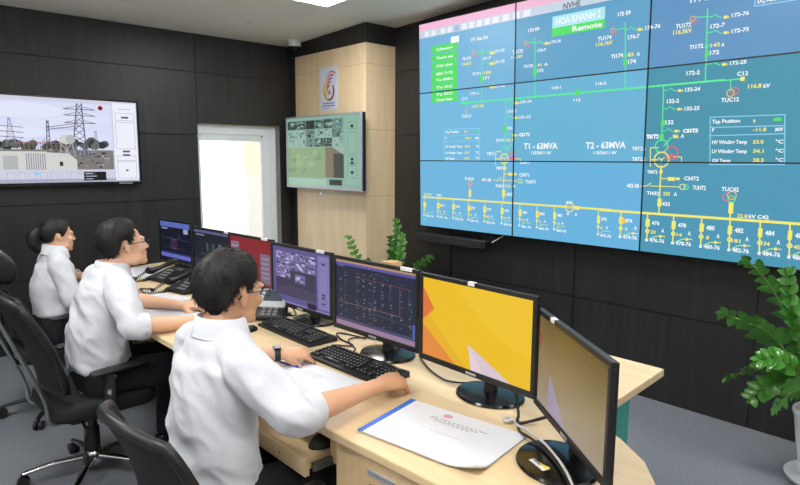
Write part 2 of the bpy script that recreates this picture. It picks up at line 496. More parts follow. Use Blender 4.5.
 ["R", "g2", 1.179, 1.187, 1.21, 1.23],
 ["R", "g2", 1.868, 1.182, 1.893, 1.22],
 ["R", "g2", 2.369, 1.177, 2.39, 1.212],
 ["R", "g2", 0.914, 0.793, 0.948, 0.838],
 ["R", "g2", 2.133, 0.794, 2.156, 0.83],
 ["R", "g2", 1.528, 1.019, 1.556, 1.059],
 ["C", "g", 0.699, 1.243, 0.012, 0.004],
 ["C", "g", 1.193, 1.245, 0.012, 0.004],
 ["C", "g", 1.879, 1.24, 0.012, 0.004],
 ["C", "g", 2.378, 1.236, 0.012, 0.004],
 ["C", "g", 2.144, 0.728, 0.012, 0.004],
 ["L", "g", 2.477, 1.035, 2.59, 1.036, 0.007],
 ["R", "y", 2.569, 1.024, 2.591, 1.047],
 ["L", "g", 2.518, 1.035, 2.522, 0.979, 0.005],
 ["C", "o", 2.522, 0.963, 0.022, 0.005],
 ["C", "r", 2.544, 0.971, 0.022, 0.005],
 ["R", "g", 0.477, 1.027, 0.527, 1.049],
 ["L", "g", 0.545, 1.035, 0.545, 0.985, 0.005],
 ["C", "o", 0.542, 0.967, 0.016, 0.004],
 ["C", "r", 0.561, 0.978, 0.016, 0.004],
 ["L", "g", 0.938, 1.034, 0.938, 0.765, 0.007],
 ["L", "g", 0.938, 0.765, 0.928, 0.711, 0.007],
 ["L", "g", 2.138, 1.035, 2.143, 0.709, 0.007],
 ["L", "g", 2.143, 0.709, 2.141, 0.703, 0.007],
 ["C", "g", 0.929, 0.656, 0.033, 0.007],
 ["C", "y", 0.93, 0.591, 0.04, 0.008],
 ["L", "g", 0.951, 0.656, 1.002, 0.708, 0.007],
 ["C", "r", 1.006, 0.614, 0.035, 0.007],
 ["L", "y", 0.848, 0.646, 0.901, 0.646, 0.006],
 ["L", "y", 0.849, 0.591, 0.896, 0.591, 0.006],
 ["L", "y", 0.844, 0.646, 0.845, 0.548, 0.006],
 ["L", "y", 0.902, 0.604, 0.93, 0.591, 0.006],
 ["L", "y", 0.93, 0.591, 0.957, 0.604, 0.006],
 ["L", "y", 0.93, 0.591, 0.93, 0.569, 0.006],
 ["L", "r", 1.004, 0.604, 0.987, 0.594, 0.008],
 ["L", "r", 0.987, 0.594, 1.021, 0.594, 0.008],
 ["L", "r", 1.021, 0.594, 1.004, 0.611, 0.008],
 ["L", "y", 1.026, 0.594, 1.081, 0.59, 0.005],
 ["L", "y", 1.081, 0.59, 1.082, 0.56, 0.005],
 ["C", "g", 2.143, 0.672, 0.042, 0.007],
 ["C", "y", 2.148, 0.589, 0.05, 0.008],
 ["L", "g", 2.158, 0.671, 2.201, 0.723, 0.007],
 ["C", "r", 2.208, 0.629, 0.043, 0.007],
 ["L", "y", 2.078, 0.663, 2.126, 0.663, 0.006],
 ["L", "y", 2.082, 0.588, 2.126, 0.588, 0.006],
 ["L", "y", 2.074, 0.663, 2.08, 0.545, 0.006],
 ["L", "y", 2.129, 0.599, 2.148, 0.589, 0.006],
 ["L", "y", 2.148, 0.589, 2.165, 0.599, 0.006],
 ["L", "y", 2.148, 0.589, 2.149, 0.571, 0.006],
 ["L", "r", 2.207, 0.618, 2.193, 0.608, 0.008],
 ["L", "r", 2.193, 0.608, 2.221, 0.608, 0.008],
 ["L", "r", 2.221, 0.608, 2.206, 0.625, 0.008],
 ["L", "y", 2.225, 0.608, 2.27, 0.605, 0.005],
 ["L", "y", 2.27, 0.605, 2.272, 0.573, 0.005],
 ["T", "w", "TBT1", 0.756, 0.62, 0.075, 0.022],
 ["T", "w", "TBT2.1", 1.953, 0.648, 0.088, 0.022],
 ["T", "w", "TBT2.2", 1.957, 0.582, 0.088, 0.022],
 ["T", "w", "TI1T1", 0.844, 0.721, 0.078, 0.022],
 ["T", "y", "100 A", 0.941, 0.722, 0.082, 0.021],
 ["T", "w", "CS1T1", 1.067, 0.757, 0.088, 0.022],
 ["T", "w", "CS3T1", 1.079, 0.555, 0.084, 0.021],
 ["T", "w", "TI1T2", 2.049, 0.719, 0.074, 0.022],
 ["T", "y", "86", 2.21, 0.719, 0.031, 0.021],
 ["T", "w", "A", 2.258, 0.72, 0.021, 0.02],
 ["T", "w", "CS1T2", 2.27, 0.75, 0.084, 0.021],
 ["R", "g2", 2.128, 0.717, 2.155, 0.744],
 ["T", "w", "TMT1", 0.847, 0.508, 0.079, 0.023],
 ["T", "w", "TMT2", 2.06, 0.502, 0.067, 0.021],
 ["L", "y", 0.933, 0.565, 0.927, 0.426, 0.007],
 ["L", "y", 0.927, 0.426, 0.924, 0.27, 0.007],
 ["L", "y", 2.148, 0.55, 2.148, 0.407, 0.008],
 ["L", "y", 2.148, 0.407, 2.149, 0.257, 0.008],
 ["R", "y", 0.92, 0.508, 0.948, 0.534],
 ["R", "y", 2.14, 0.505, 2.159, 0.526],
 ["L", "y", 0.932, 0.474, 0.976, 0.475, 0.005],
 ["R", "y", 0.97, 0.465, 1.014, 0.486],
 ["R", "y", 1.025, 0.468, 1.047, 0.485],
 ["T", "w", "CS4T1", 1.073, 0.461, 0.09, 0.024],
 ["L", "y", 2.15, 0.473, 2.195, 0.474, 0.005],
 ["R", "y", 2.193, 0.461, 2.237, 0.483],
 ["R", "y", 2.242, 0.466, 2.266, 0.482],
 ["T", "w", "CS4T2", 2.292, 0.467, 0.088, 0.023],
 ["L", "y", 0.825, 0.425, 0.865, 0.426, 0.005],
 ["L", "y", 0.86, 0.421, 0.904, 0.449, 0.005],
 ["L", "y", 0.893, 0.427, 1.056, 0.425, 0.005],
 ["C", "y", 1.08, 0.426, 0.019, 0.005],
 ["C", "g", 1.103, 0.424, 0.017, 0.005],
 ["T", "w", "401-38", 0.708, 0.415, 0.094, 0.023],
 ["T", "w", "TUHT1", 1.131, 0.411, 0.09, 0.024],
 ["L", "y", 2.022, 0.422, 2.057, 0.423, 0.005],
 ["L", "y", 2.052, 0.419, 2.09, 0.443, 0.005],
 ["L", "y", 2.081, 0.424, 2.268, 0.425, 0.005],
 ["C", "y", 2.286, 0.426, 0.019, 0.005],
 ["C", "g", 2.306, 0.425, 0.017, 0.005],
 ["T", "w", "402-38", 1.93, 0.41, 0.081, 0.025],
 ["T", "w", "TUHT2", 2.347, 0.412, 0.075, 0.025],
 ["T", "w", "TI431", 0.846, 0.372, 0.079, 0.022],
 ["T", "y", "175", 0.939, 0.373, 0.055, 0.022],
 ["T", "w", "A", 1.019, 0.376, 0.021, 0.022],
 ["T", "w", "TI432", 2.065, 0.369, 0.078, 0.022],
 ["T", "y", "255", 2.17, 0.37, 0.043, 0.021],
 ["T", "w", "A", 2.235, 0.369, 0.021, 0.022],
 ["R", "y", 0.914, 0.3, 0.943, 0.356],
 ["T", "w", "431", 0.954, 0.31, 0.055, 0.025],
 ["R", "y", 2.137, 0.299, 2.163, 0.347],
 ["T", "w", "432", 2.166, 0.306, 0.051, 0.023],
 ["T", "w", "T1 - 63MVA", 1.11, 0.663, 0.29, 0.044],
 ["T", "w", "115/24/11 kV", 1.178, 0.625, 0.172, 0.022],
 ["T", "w", "T2 - 63MVA", 1.622, 0.663, 0.289, 0.042],
 ["T", "w", "115/24/11 kV", 1.683, 0.624, 0.167, 0.02],
 ["L", "lb", 0.296, 0.832, 0.684, 0.83, 0.005],
 ["L", "lb", 0.684, 0.83, 0.683, 0.58, 0.005],
 ["L", "lb", 0.683, 0.58, 0.292, 0.579, 0.005],
 ["L", "lb", 0.292, 0.579, 0.296, 0.832, 0.005],
 ["T", "w", "Tap Position", 0.311, 0.802, 0.151, 0.018],
 ["T", "y", "10", 0.523, 0.798, 0.027, 0.018],
 ["T", "w", "P", 0.311, 0.75, 0.013, 0.018],
 ["T", "y", "-40.3", 0.523, 0.748, 0.069, 0.018],
 ["T", "w", "MW", 0.637, 0.747, 0.04, 0.017],
 ["T", "w", "HV Winding Temp", 0.311, 0.682, 0.188, 0.018],
 ["T", "y", "38.0", 0.523, 0.682, 0.056, 0.018],
 ["T", "w", "°C", 0.637, 0.682, 0.041, 0.017],
 ["T", "w", "LV Winding Temp", 0.311, 0.63, 0.188, 0.018],
 ["T", "y", "35.7", 0.524, 0.632, 0.055, 0.017],
 ["T", "w", "°C", 0.638, 0.632, 0.041, 0.018],
 ["T", "w", "Oil Temp", 0.311, 0.584, 0.102, 0.019],
 ["T", "y", "38.4", 0.524, 0.588, 0.055, 0.017],
 ["T", "w", "°C", 0.638, 0.589, 0.041, 0.018],
 ["L", "lb", 2.421, 0.834, 2.802, 0.829, 0.005],
 ["L", "lb", 2.802, 0.829, 2.82, 0.565, 0.005],
 ["L", "lb", 2.82, 0.565, 2.436, 0.561, 0.005],
 ["L", "lb", 2.436, 0.561, 2.421, 0.834, 0.005],
 ["T", "w", "Tap Position", 2.433, 0.798, 0.15, 0.021],
 ["T", "y", "9", 2.649, 0.792, 0.013, 0.019],
 ["T", "w", "P", 2.436, 0.75, 0.013, 0.02],
 ["T", "y", "-11.8", 2.652, 0.746, 0.067, 0.019],
 ["T", "w", "MW", 2.762, 0.743, 0.039, 0.02],
 ["T", "w", "HV Winding Temp", 2.44, 0.68, 0.187, 0.021],
 ["T", "y", "33.0", 2.656, 0.679, 0.054, 0.02],
 ["T", "w", "°C", 2.767, 0.678, 0.039, 0.02],
 ["T", "w", "LV Winding Temp", 2.443, 0.628, 0.187, 0.021],
 ["T", "y", "34.1", 2.66, 0.629, 0.054, 0.02],
 ["T", "w", "°C", 2.77, 0.63, 0.04, 0.019],
 ["T", "w", "Oil Temp", 2.447, 0.576, 0.101, 0.02],
 ["T", "y", "38.3", 2.663, 0.579, 0.054, 0.02],
 ["T", "w", "°C", 2.774, 0.581, 0.039, 0.019],
 ["L", "lb", 2.423, 0.775, 2.804, 0.772, 0.005],
 ["L", "lb", 2.423, 0.728, 2.805, 0.729, 0.005],
 ["L", "lb", 0.296, 0.777, 0.684, 0.781, 0.004],
 ["L", "lb", 0.296, 0.73, 0.685, 0.734, 0.004],
 ["R", "g2", 2.75, 0.797, 2.787, 0.815],
 ["R", "g2", 0.633, 0.797, 0.667, 0.813],
 ["R", "cy", 1.331, 1.49, 1.729, 1.568],
 ["R", "g2", 1.331, 1.434, 1.729, 1.49],
 ["T", "w", "HOA KHANH 2", 1.361, 1.508, 0.338, 0.046],
 ["T", "w", "Remote", 1.491, 1.447, 0.22, 0.034],
 ["L", "lb", 2.614, 1.415, 2.836, 1.413, 0.005],
 ["L", "lb", 2.614, 1.415, 2.615, 1.457, 0.005],
 ["T", "w", "DQ Auto", 2.628, 1.427, 0.094, 0.021],
 ["L", "y", 0.039, 0.256, 1.82, 0.256, 0.013],
 ["L", "y", 1.747, 0.251, 2.978, 0.251, 0.015],
 ["T", "y", "22.9 kV", 0.047, 0.271, 0.1, 0.021],
 ["T", "w", "C41", 0.206, 0.271, 0.056, 0.021],
 ["T", "w", "TUC41", 0.524, 0.419, 0.099, 0.023],
 ["C", "o", 0.587, 0.395, 0.022, 0.005],
 ["C", "r", 0.574, 0.385, 0.022, 0.005],
 ["L", "y", 0.584, 0.376, 0.578, 0.263, 0.006],
 ["R", "y", 0.571, 0.283, 0.597, 0.338],
 ["T", "w", "TUC42", 2.509, 0.411, 0.093, 0.023],
 ["C", "o", 2.567, 0.388, 0.026, 0.005],
 ["C", "r", 2.54, 0.377, 0.024, 0.005],
 ["C", "g", 2.567, 0.365, 0.022, 0.005],
 ["L", "y", 2.565, 0.349, 2.566, 0.257, 0.007],
 ["R", "y", 2.554, 0.283, 2.58, 0.345],
 ["T", "y", "22.8", 2.603, 0.263, 0.054, 0.021],
 ["T", "w", "kV C42", 2.663, 0.264, 0.102, 0.022],
 ["C", "y", 1.511, 0.254, 0.036, 0.007],
 ["R", "o", 1.488, 0.247, 1.535, 0.261],
 ["R", "y", 1.552, 0.241, 1.589, 0.267],
 ["T", "w", "412", 1.482, 0.279, 0.051, 0.02],
 ["T", "w", "0", 1.49, 0.197, 0.018, 0.021],
 ["T", "w", "A", 1.553, 0.198, 0.021, 0.02],
 ["L", "y", 0.058, 0.256, 0.049, 0.096, 0.005],
 ["R", "y", 0.043, 0.167, 0.075, 0.214],
 ["T", "w", "461-76", 0.071, 0.085, 0.097, 0.017],
 ["R", "w", 0.038, 0.093, 0.06, 0.103],
 ["C", "y", 0.053, 0.145, 0.01, 0.005],
 ["L", "lg", 0.071, 0.106, 0.103, 0.122, 0.005],
 ["L", "lg", 0.097, 0.122, 0.16, 0.122, 0.004],
 ["L", "y", 0.224, 0.256, 0.216, 0.095, 0.005],
 ["R", "y", 0.21, 0.166, 0.241, 0.214],
 ["T", "w", "471", 0.248, 0.186, 0.048, 0.019],
 ["T", "y", "0", 0.24, 0.131, 0.017, 0.017],
 ["T", "w", "A", 0.287, 0.136, 0.02, 0.018],
 ["T", "w", "471-76", 0.237, 0.084, 0.096, 0.016],
 ["R", "w", 0.206, 0.091, 0.227, 0.102],
 ["C", "y", 0.22, 0.144, 0.01, 0.005],
 ["L", "lg", 0.237, 0.104, 0.269, 0.121, 0.005],
 ["L", "lg", 0.263, 0.121, 0.325, 0.121, 0.004],
 ["R", "o2", 0.224, 0.18, 0.258, 0.202],
 ["L", "y", 0.402, 0.256, 0.396, 0.093, 0.005],
 ["R", "y", 0.389, 0.166, 0.419, 0.214],
 ["T", "w", "473", 0.426, 0.186, 0.047, 0.018],
 ["T", "y", "0", 0.419, 0.13, 0.017, 0.017],
 ["T", "w", "A", 0.465, 0.134, 0.02, 0.019],
 ["T", "w", "473-76", 0.417, 0.082, 0.094, 0.017],
 ["R", "w", 0.386, 0.09, 0.406, 0.101],
 ["C", "y", 0.399, 0.143, 0.01, 0.005],
 ["L", "lg", 0.416, 0.103, 0.447, 0.12, 0.005],
 ["L", "lg", 0.442, 0.119, 0.502, 0.12, 0.004],
 ["L", "y", 0.572, 0.256, 0.567, 0.092, 0.005],
 ["R", "y", 0.56, 0.165, 0.588, 0.213],
 ["T", "w", "475", 0.596, 0.185, 0.046, 0.019],
 ["T", "y", "0", 0.589, 0.129, 0.017, 0.017],
 ["T", "w", "A", 0.635, 0.133, 0.019, 0.019],
 ["T", "w", "475-76", 0.587, 0.081, 0.093, 0.016],
 ["R", "w", 0.557, 0.088, 0.576, 0.099],
 ["C", "y", 0.57, 0.142, 0.01, 0.005],
 ["L", "lg", 0.586, 0.102, 0.617, 0.119, 0.005],
 ["L", "lg", 0.612, 0.118, 0.671, 0.118, 0.004],
 ["R", "o2", 0.572, 0.178, 0.604, 0.201],
 ["L", "y", 0.74, 0.256, 0.736, 0.09, 0.005],
 ["R", "y", 0.728, 0.164, 0.756, 0.213],
 ["T", "w", "477", 0.764, 0.184, 0.045, 0.019],
 ["T", "y", "100", 0.741, 0.127, 0.049, 0.017],
 ["T", "w", "A", 0.802, 0.132, 0.018, 0.019],
 ["T", "w", "477-76", 0.755, 0.079, 0.091, 0.017],
 ["R", "w", 0.727, 0.087, 0.745, 0.098],
 ["C", "y", 0.738, 0.142, 0.01, 0.005],
 ["L", "lg", 0.753, 0.1, 0.785, 0.117, 0.005],
 ["L", "lg", 0.779, 0.117, 0.838, 0.117, 0.004],
 ["L", "y", 0.913, 0.256, 0.91, 0.089, 0.005],
 ["R", "y", 0.903, 0.163, 0.929, 0.213],
 ["T", "w", "479", 0.937, 0.184, 0.045, 0.019],
 ["T", "y", "117", 0.915, 0.126, 0.048, 0.017],
 ["T", "w", "A", 0.975, 0.131, 0.018, 0.019],
 ["T", "w", "479-76", 0.93, 0.078, 0.089, 0.017],
 ["R", "w", 0.902, 0.085, 0.919, 0.097],
 ["C", "y", 0.912, 0.141, 0.01, 0.005],
 ["L", "lg", 0.927, 0.099, 0.958, 0.116, 0.005],
 ["L", "lg", 0.953, 0.116, 1.011, 0.116, 0.004],
 ["L", "y", 1.083, 0.256, 1.082, 0.088, 0.005],
 ["R", "y", 1.074, 0.162, 1.099, 0.212],
 ["T", "w", "481", 1.107, 0.183, 0.044, 0.019],
 ["T", "y", "117", 1.086, 0.125, 0.047, 0.017],
 ["T", "w", "A", 1.145, 0.13, 0.018, 0.019],
 ["T", "w", "481-76", 1.1, 0.076, 0.088, 0.017],
 ["R", "w", 1.073, 0.084, 1.09, 0.095],
 ["C", "y", 1.083, 0.14, 0.01, 0.005],
 ["L", "lg", 1.097, 0.097, 1.128, 0.115, 0.005],
 ["L", "lg", 1.123, 0.115, 1.18, 0.115, 0.004],
 ["L", "y", 1.239, 0.256, 1.239, 0.086, 0.005],
 ["R", "y", 1.23, 0.161, 1.255, 0.212],
 ["T", "w", "483", 1.263, 0.183, 0.043, 0.019],
 ["T", "y", "0", 1.258, 0.125, 0.016, 0.017],
 ["T", "w", "A", 1.3, 0.129, 0.018, 0.02],
 ["T", "w", "483-76", 1.257, 0.075, 0.086, 0.017],
 ["R", "w", 1.231, 0.083, 1.247, 0.094],
 ["C", "y", 1.24, 0.139, 0.01, 0.005],
 ["L", "lg", 1.254, 0.096, 1.284, 0.114, 0.005],
 ["L", "lg", 1.279, 0.114, 1.335, 0.114, 0.004],
 ["R", "o2", 1.241, 0.175, 1.267, 0.2],
 ["L", "y", 1.388, 0.256, 1.388, 0.085, 0.005],
 ["R", "y", 1.38, 0.161, 1.403, 0.212],
 ["T", "w", "485", 1.412, 0.182, 0.042, 0.02],
 ["T", "y", "111", 1.392, 0.123, 0.045, 0.017],
 ["T", "w", "A", 1.449, 0.128, 0.017, 0.02],
 ["T", "w", "485-76", 1.406, 0.073, 0.085, 0.018],
 ["R", "w", 1.381, 0.081, 1.396, 0.093],
 ["C", "y", 1.389, 0.138, 0.01, 0.005],
 ["L", "lg", 1.403, 0.095, 1.433, 0.113, 0.005],
 ["L", "lg", 1.428, 0.113, 1.482, 0.113, 0.004],
 ["L", "y", 1.734, 0.256, 1.737, 0.082, 0.005],
 ["R", "y", 1.727, 0.159, 1.749, 0.211],
 ["T", "w", "472", 1.758, 0.181, 0.04, 0.02],
 ["T", "y", "0", 1.754, 0.122, 0.014, 0.017],
 ["T", "w", "A", 1.793, 0.126, 0.017, 0.02],
 ["T", "w", "472-76", 1.754, 0.07, 0.081, 0.018],
 ["R", "w", 1.73, 0.078, 1.743, 0.09],
 ["C", "y", 1.737, 0.136, 0.01, 0.005],
 ["L", "lg", 1.749, 0.092, 1.779, 0.111, 0.005],
 ["L", "lg", 1.774, 0.11, 1.826, 0.11, 0.004],
 ["L", "y", 1.899, 0.253, 1.898, 0.082, 0.008],
 ["R", "y", 1.886, 0.169, 1.915, 0.215],
 ["T", "w", "474", 1.928, 0.182, 0.05, 0.024],
 ["T", "y", "0", 1.93, 0.127, 0.017, 0.021],
 ["T", "w", "A", 1.992, 0.139, 0.019, 0.024],
 ["T", "w", "474-76", 1.918, 0.074, 0.096, 0.023],
 ["R", "w", 1.888, 0.074, 1.907, 0.089],
 ["C", "y", 1.9, 0.139, 0.014, 0.007],
 ["L", "lg", 1.918, 0.092, 1.957, 0.112, 0.005],
 ["L", "lg", 1.957, 0.112, 1.969, 0.113, 0.005],
 ["L", "y", 1.965, 0.112, 2.019, 0.115, 0.005],
 ["R", "y", 1.981, 0.105, 1.995, 0.122],
 ["R", "o2", 1.901, 0.174, 1.931, 0.204],
 ["L", "y", 2.078, 0.253, 2.08, 0.079, 0.008],
 ["R", "y", 2.067, 0.167, 2.094, 0.215],
 ["T", "w", "476", 2.107, 0.181, 0.05, 0.024],
 ["T", "y", "23", 2.102, 0.125, 0.033, 0.02],
 ["T", "w", "A", 2.171, 0.137, 0.018, 0.024],
 ["T", "w", "476-76", 2.098, 0.071, 0.095, 0.023],
 ["R", "w", 2.07, 0.071, 2.088, 0.086],
 ["C", "y", 2.081, 0.137, 0.014, 0.007],
 ["L", "lg", 2.098, 0.089, 2.136, 0.109, 0.005],
 ["L", "lg", 2.136, 0.109, 2.148, 0.11, 0.005],
 ["L", "y", 2.144, 0.11, 2.197, 0.113, 0.005],
 ["R", "y", 2.16, 0.103, 2.174, 0.12],
 ["L", "y", 2.243, 0.253, 2.246, 0.076, 0.008],
 ["R", "y", 2.233, 0.166, 2.258, 0.214],
 ["T", "w", "478", 2.272, 0.18, 0.049, 0.025],
 ["T", "y", "14", 2.267, 0.123, 0.033, 0.02],
 ["T", "w", "A", 2.334, 0.135, 0.018, 0.025],
 ["T", "w", "478-76", 2.264, 0.069, 0.093, 0.023],
 ["R", "w", 2.236, 0.069, 2.253, 0.084],
 ["C", "y", 2.246, 0.135, 0.014, 0.007],
 ["L", "lg", 2.263, 0.086, 2.301, 0.107, 0.005],
 ["L", "lg", 2.301, 0.107, 2.313, 0.108, 0.005],
 ["L", "y", 2.309, 0.108, 2.361, 0.111, 0.005],
 ["R", "y", 2.324, 0.1, 2.337, 0.118],
 ["L", "y", 2.409, 0.252, 2.413, 0.074, 0.008],
 ["R", "y", 2.4, 0.164, 2.425, 0.213],
 ["T", "w", "480", 2.438, 0.178, 0.048, 0.026],
 ["T", "y", "8", 2.442, 0.121, 0.016, 0.022],
 ["T", "w", "A", 2.5, 0.134, 0.017, 0.025],
 ["T", "w", "480-76", 2.431, 0.066, 0.091, 0.023],
 ["R", "w", 2.405, 0.066, 2.421, 0.081],
 ["C", "y", 2.413, 0.134, 0.014, 0.007],
 ["L", "lg", 2.429, 0.084, 2.467, 0.105, 0.005],
 ["L", "lg", 2.467, 0.105, 2.479, 0.106, 0.005],
 ["L", "y", 2.475, 0.106, 2.526, 0.109, 0.005],
 ["R", "y", 2.49, 0.098, 2.503, 0.116],
 ["L", "y", 2.567, 0.252, 2.572, 0.071, 0.008],
 ["R", "y", 2.558, 0.163, 2.582, 0.213],
 ["T", "w", "482", 2.595, 0.177, 0.047, 0.026],
 ["T", "y", "181", 2.583, 0.118, 0.047, 0.021],
 ["T", "w", "A", 2.656, 0.132, 0.017, 0.025],
 ["T", "w", "482-76", 2.589, 0.063, 0.089, 0.024],
 ["R", "w", 2.564, 0.063, 2.579, 0.079],
 ["C", "y", 2.571, 0.132, 0.014, 0.007],
 ["L", "lg", 2.587, 0.082, 2.624, 0.103, 0.005],
 ["L", "lg", 2.624, 0.103, 2.636, 0.104, 0.005],
 ["L", "y", 2.632, 0.104, 2.682, 0.107, 0.005],
 ["R", "y", 2.647, 0.096, 2.659, 0.114],
 ["L", "y", 2.724, 0.252, 2.731, 0.069, 0.008],
 ["R", "y", 2.717, 0.162, 2.739, 0.212],
 ["T", "w", "484", 2.753, 0.176, 0.046, 0.026],
 ["T", "y", "34", 2.749, 0.117, 0.031, 0.022],
 ["T", "w", "A", 2.813, 0.13, 0.017, 0.026],
 ["T", "w", "484-76", 2.747, 0.061, 0.088, 0.024],
 ["R", "w", 2.723, 0.061, 2.738, 0.077],
 ["C", "y", 2.73, 0.13, 0.014, 0.007],
 ["L", "lg", 2.745, 0.079, 2.781, 0.101, 0.005],
 ["L", "lg", 2.781, 0.101, 2.793, 0.102, 0.005],
 ["L", "y", 2.789, 0.102, 2.838, 0.105, 0.005],
 ["R", "y", 2.804, 0.094, 2.816, 0.112],
 ["L", "y", 2.869, 0.252, 2.878, 0.066, 0.008],
 ["R", "y", 2.863, 0.161, 2.884, 0.212],
 ["T", "w", "486", 2.898, 0.175, 0.045, 0.027],
 ["T", "y", "45", 2.895, 0.115, 0.03, 0.022],
 ["T", "w", "A", 2.957, 0.129, 0.016, 0.026],
 ["T", "w", "486-76", 2.893, 0.058, 0.086, 0.025],
 ["R", "w", 2.87, 0.058, 2.884, 0.074],
 ["C", "y", 2.876, 0.129, 0.014, 0.007],
 ["L", "lg", 2.89, 0.077, 2.926, 0.099, 0.005],
 ["L", "lg", 2.926, 0.099, 2.937, 0.1, 0.005],
 ["L", "y", 2.934, 0.1, 2.982, 0.103, 0.005],
 ["R", "y", 2.948, 0.092, 2.96, 0.11],
 ["C", "g", 0.056, 0.062, 0.014, 0.005],
]
TELEVISION={"inner": [[0.913, 2.003], [1.917, 2.05], [1.881, 1.365], [0.868, 1.373]], "pic": [[0.912, 1.986], [1.707, 2.021], [1.677, 1.485], [0.875, 1.48]], "tower": [[1.444, 2.014], [1.478, 2.016], [1.389, 1.565], [1.498, 1.565]], "gantry": [[1.222, 1.877], [1.217, 1.699], [1.42, 1.84], [1.218, 1.814]], "tr1": [[0.903, 1.615], [1.128, 1.617], [1.111, 1.478], [0.893, 1.48]], "tr2": [[1.122, 1.635], [1.329, 1.583], [1.323, 1.488], [1.12, 1.489]], "cons": [[1.288, 1.727]], "ui": [[1.739, 1.872], [1.866, 1.878], [1.855, 1.674], [1.728, 1.671]], "ui2": [[1.741, 1.575], [1.839, 1.439]], "blk": [[1.465, 1.457], [1.639, 1.403]], "dot": [[1.622, 1.998]], "small": [[1.586, 1.819], [1.559, 1.715], [1.604, 1.716]], "lefttw": [[0.919, 1.846], [0.89, 1.683], [0.942, 1.684]], "trees": [[1.343, 1.674], [1.668, 1.585]], "ub1": [[1.776, 1.95], [1.831, 1.924]], "ub2": [[1.768, 1.653], [1.819, 1.634]], "ub3": [[1.765, 1.614], [1.817, 1.595]]}
COLUMN_SCREEN={"outer": [[5.486, 1.998], [4.25, 2.002], [4.254, 1.298], [5.498, 1.288]], "inner": [[5.457, 1.985], [4.289, 1.987], [4.293, 1.323], [5.474, 1.319]], "top": [[5.449, 1.985], [4.48, 1.962], [4.483, 1.69], [5.46, 1.702]], "green": [[5.46, 1.702], [4.775, 1.685], [4.78, 1.407], [5.471, 1.4]], "brown": [[4.775, 1.685], [4.484, 1.62], [4.487, 1.414], [4.78, 1.407]], "ui": [[4.438, 1.83], [4.318, 1.826], [4.319, 1.628], [4.44, 1.628]]}
LAMP, EXPO, WORLD = 34, 0.0, 3.2
# ------------------------------------------------------------------ camera
ZC = 1.58
F_PX, YAW, PITCH, ROLL = 606.455, 0.737857, 0.135878, 0.004979
cd = bpy.data.cameras.new('camera'); cam = bpy.data.objects.new('camera', cd); COL.objects.link(cam); sc.camera = cam
cd.sensor_width = 36; cd.sensor_fit = 'HORIZONTAL'; cd.lens = F_PX/800*36; cd.clip_start = .05
fw = V((sin(YAW)*cos(PITCH), cos(YAW)*cos(PITCH), -sin(PITCH))); rt = V((cos(YAW), -sin(YAW), 0)); uu = rt.cross(fw)
r2 = cos(ROLL)*rt+sin(ROLL)*uu; u2 = -sin(ROLL)*rt+cos(ROLL)*uu
cam.matrix_world = Matrix(((r2.x, u2.x, -fw.x, 0), (r2.y, u2.y, -fw.y, 0), (r2.z, u2.z, -fw.z, ZC), (0, 0, 0, 1)))

sc.view_settings.view_transform = 'Standard'; sc.view_settings.look = 'None'
sc.view_settings.exposure = EXPO; sc.view_settings.gamma = 1; sc.view_settings.use_curve_mapping = False
w = bpy.data.worlds.new('world'); sc.world = w; w.use_nodes = True
wn = w.node_tree.nodes; wl = w.node_tree.links
sky = wn.new('ShaderNodeTexSky'); sky.sky_type = 'HOSEK_WILKIE'; sky.turbidity = 5; sky.sun_direction = (-.3, -.5, .8)
wn['Background'].inputs['Strength'].default_value = WORLD
mixw = wn.new('ShaderNodeMix'); mixw.data_type = 'RGBA'; mixw.inputs['Factor'].default_value = .8; mixw.inputs['B'].default_value = (1, 1, 1, 1)
wl.new(sky.outputs['Color'], mixw.inputs['A']); wl.new(mixw.outputs['Result'], wn['Background'].inputs['Color'])

# ------------------------------------------------------------------ room
XW, YB, X0, Y0 = 3.855, 5.6, -1.9, -2.4
def zc(y): return 2.731+(5.6-y)*.037
def structure(name, mb, m, smooth=None, bevel=0., parent=None):
    o = mb.build(name, m, parent, smooth, bevel); o['kind'] = 'structure'; return o

# carpet
m, n, l, b = nt('blue_grey_carpet')
tc = n.new('ShaderNodeTexCoord')
n1 = n.new('ShaderNodeTexNoise'); n1.inputs['Scale'].default_value = 260; n1.inputs['Detail'].default_value = 2
n2 = n.new('ShaderNodeTexNoise'); n2.inputs['Scale'].default_value = 120; n2.inputs['Detail'].default_value = 4
for q in (n1, n2): l.new(tc.outputs['Object'], q.inputs['Vector'])
ad = n.new('ShaderNodeMath'); ad.operation = 'ADD'; l.new(n1.outputs['Fac'], ad.inputs[0]); l.new(n2.outputs['Fac'], ad.inputs[1])
cr = n.new('ShaderNodeValToRGB'); cr.color_ramp.elements[0].position = .75; cr.color_ramp.elements[1].position = 1.3
cr.color_ramp.elements[0].color = S(94, 99, 108); cr.color_ramp.elements[1].color = S(126, 131, 141)
mul = n.new('ShaderNodeMath'); mul.operation = 'MULTIPLY'; mul.inputs[1].default_value = 1.
l.new(ad.outputs[0], mul.inputs[0]); l.new(mul.outputs[0], cr.inputs['Fac']); l.new(cr.outputs['Color'], b.inputs['Base Color'])
b.inputs['Roughness'].default_value = .95
bp = n.new('ShaderNodeBump'); bp.inputs['Strength'].default_value = .6; bp.inputs['Distance'].default_value = .006
l.new(n1.outputs['Fac'], bp.inputs['Height']); l.new(bp.outputs['Normal'], b.inputs['Normal'])
M['carpet'] = m
structure('floor', MB().bb(X0-.2, XW+.2, Y0-.2, YB+.25, -.1, 0), M['carpet'])
c = MB()
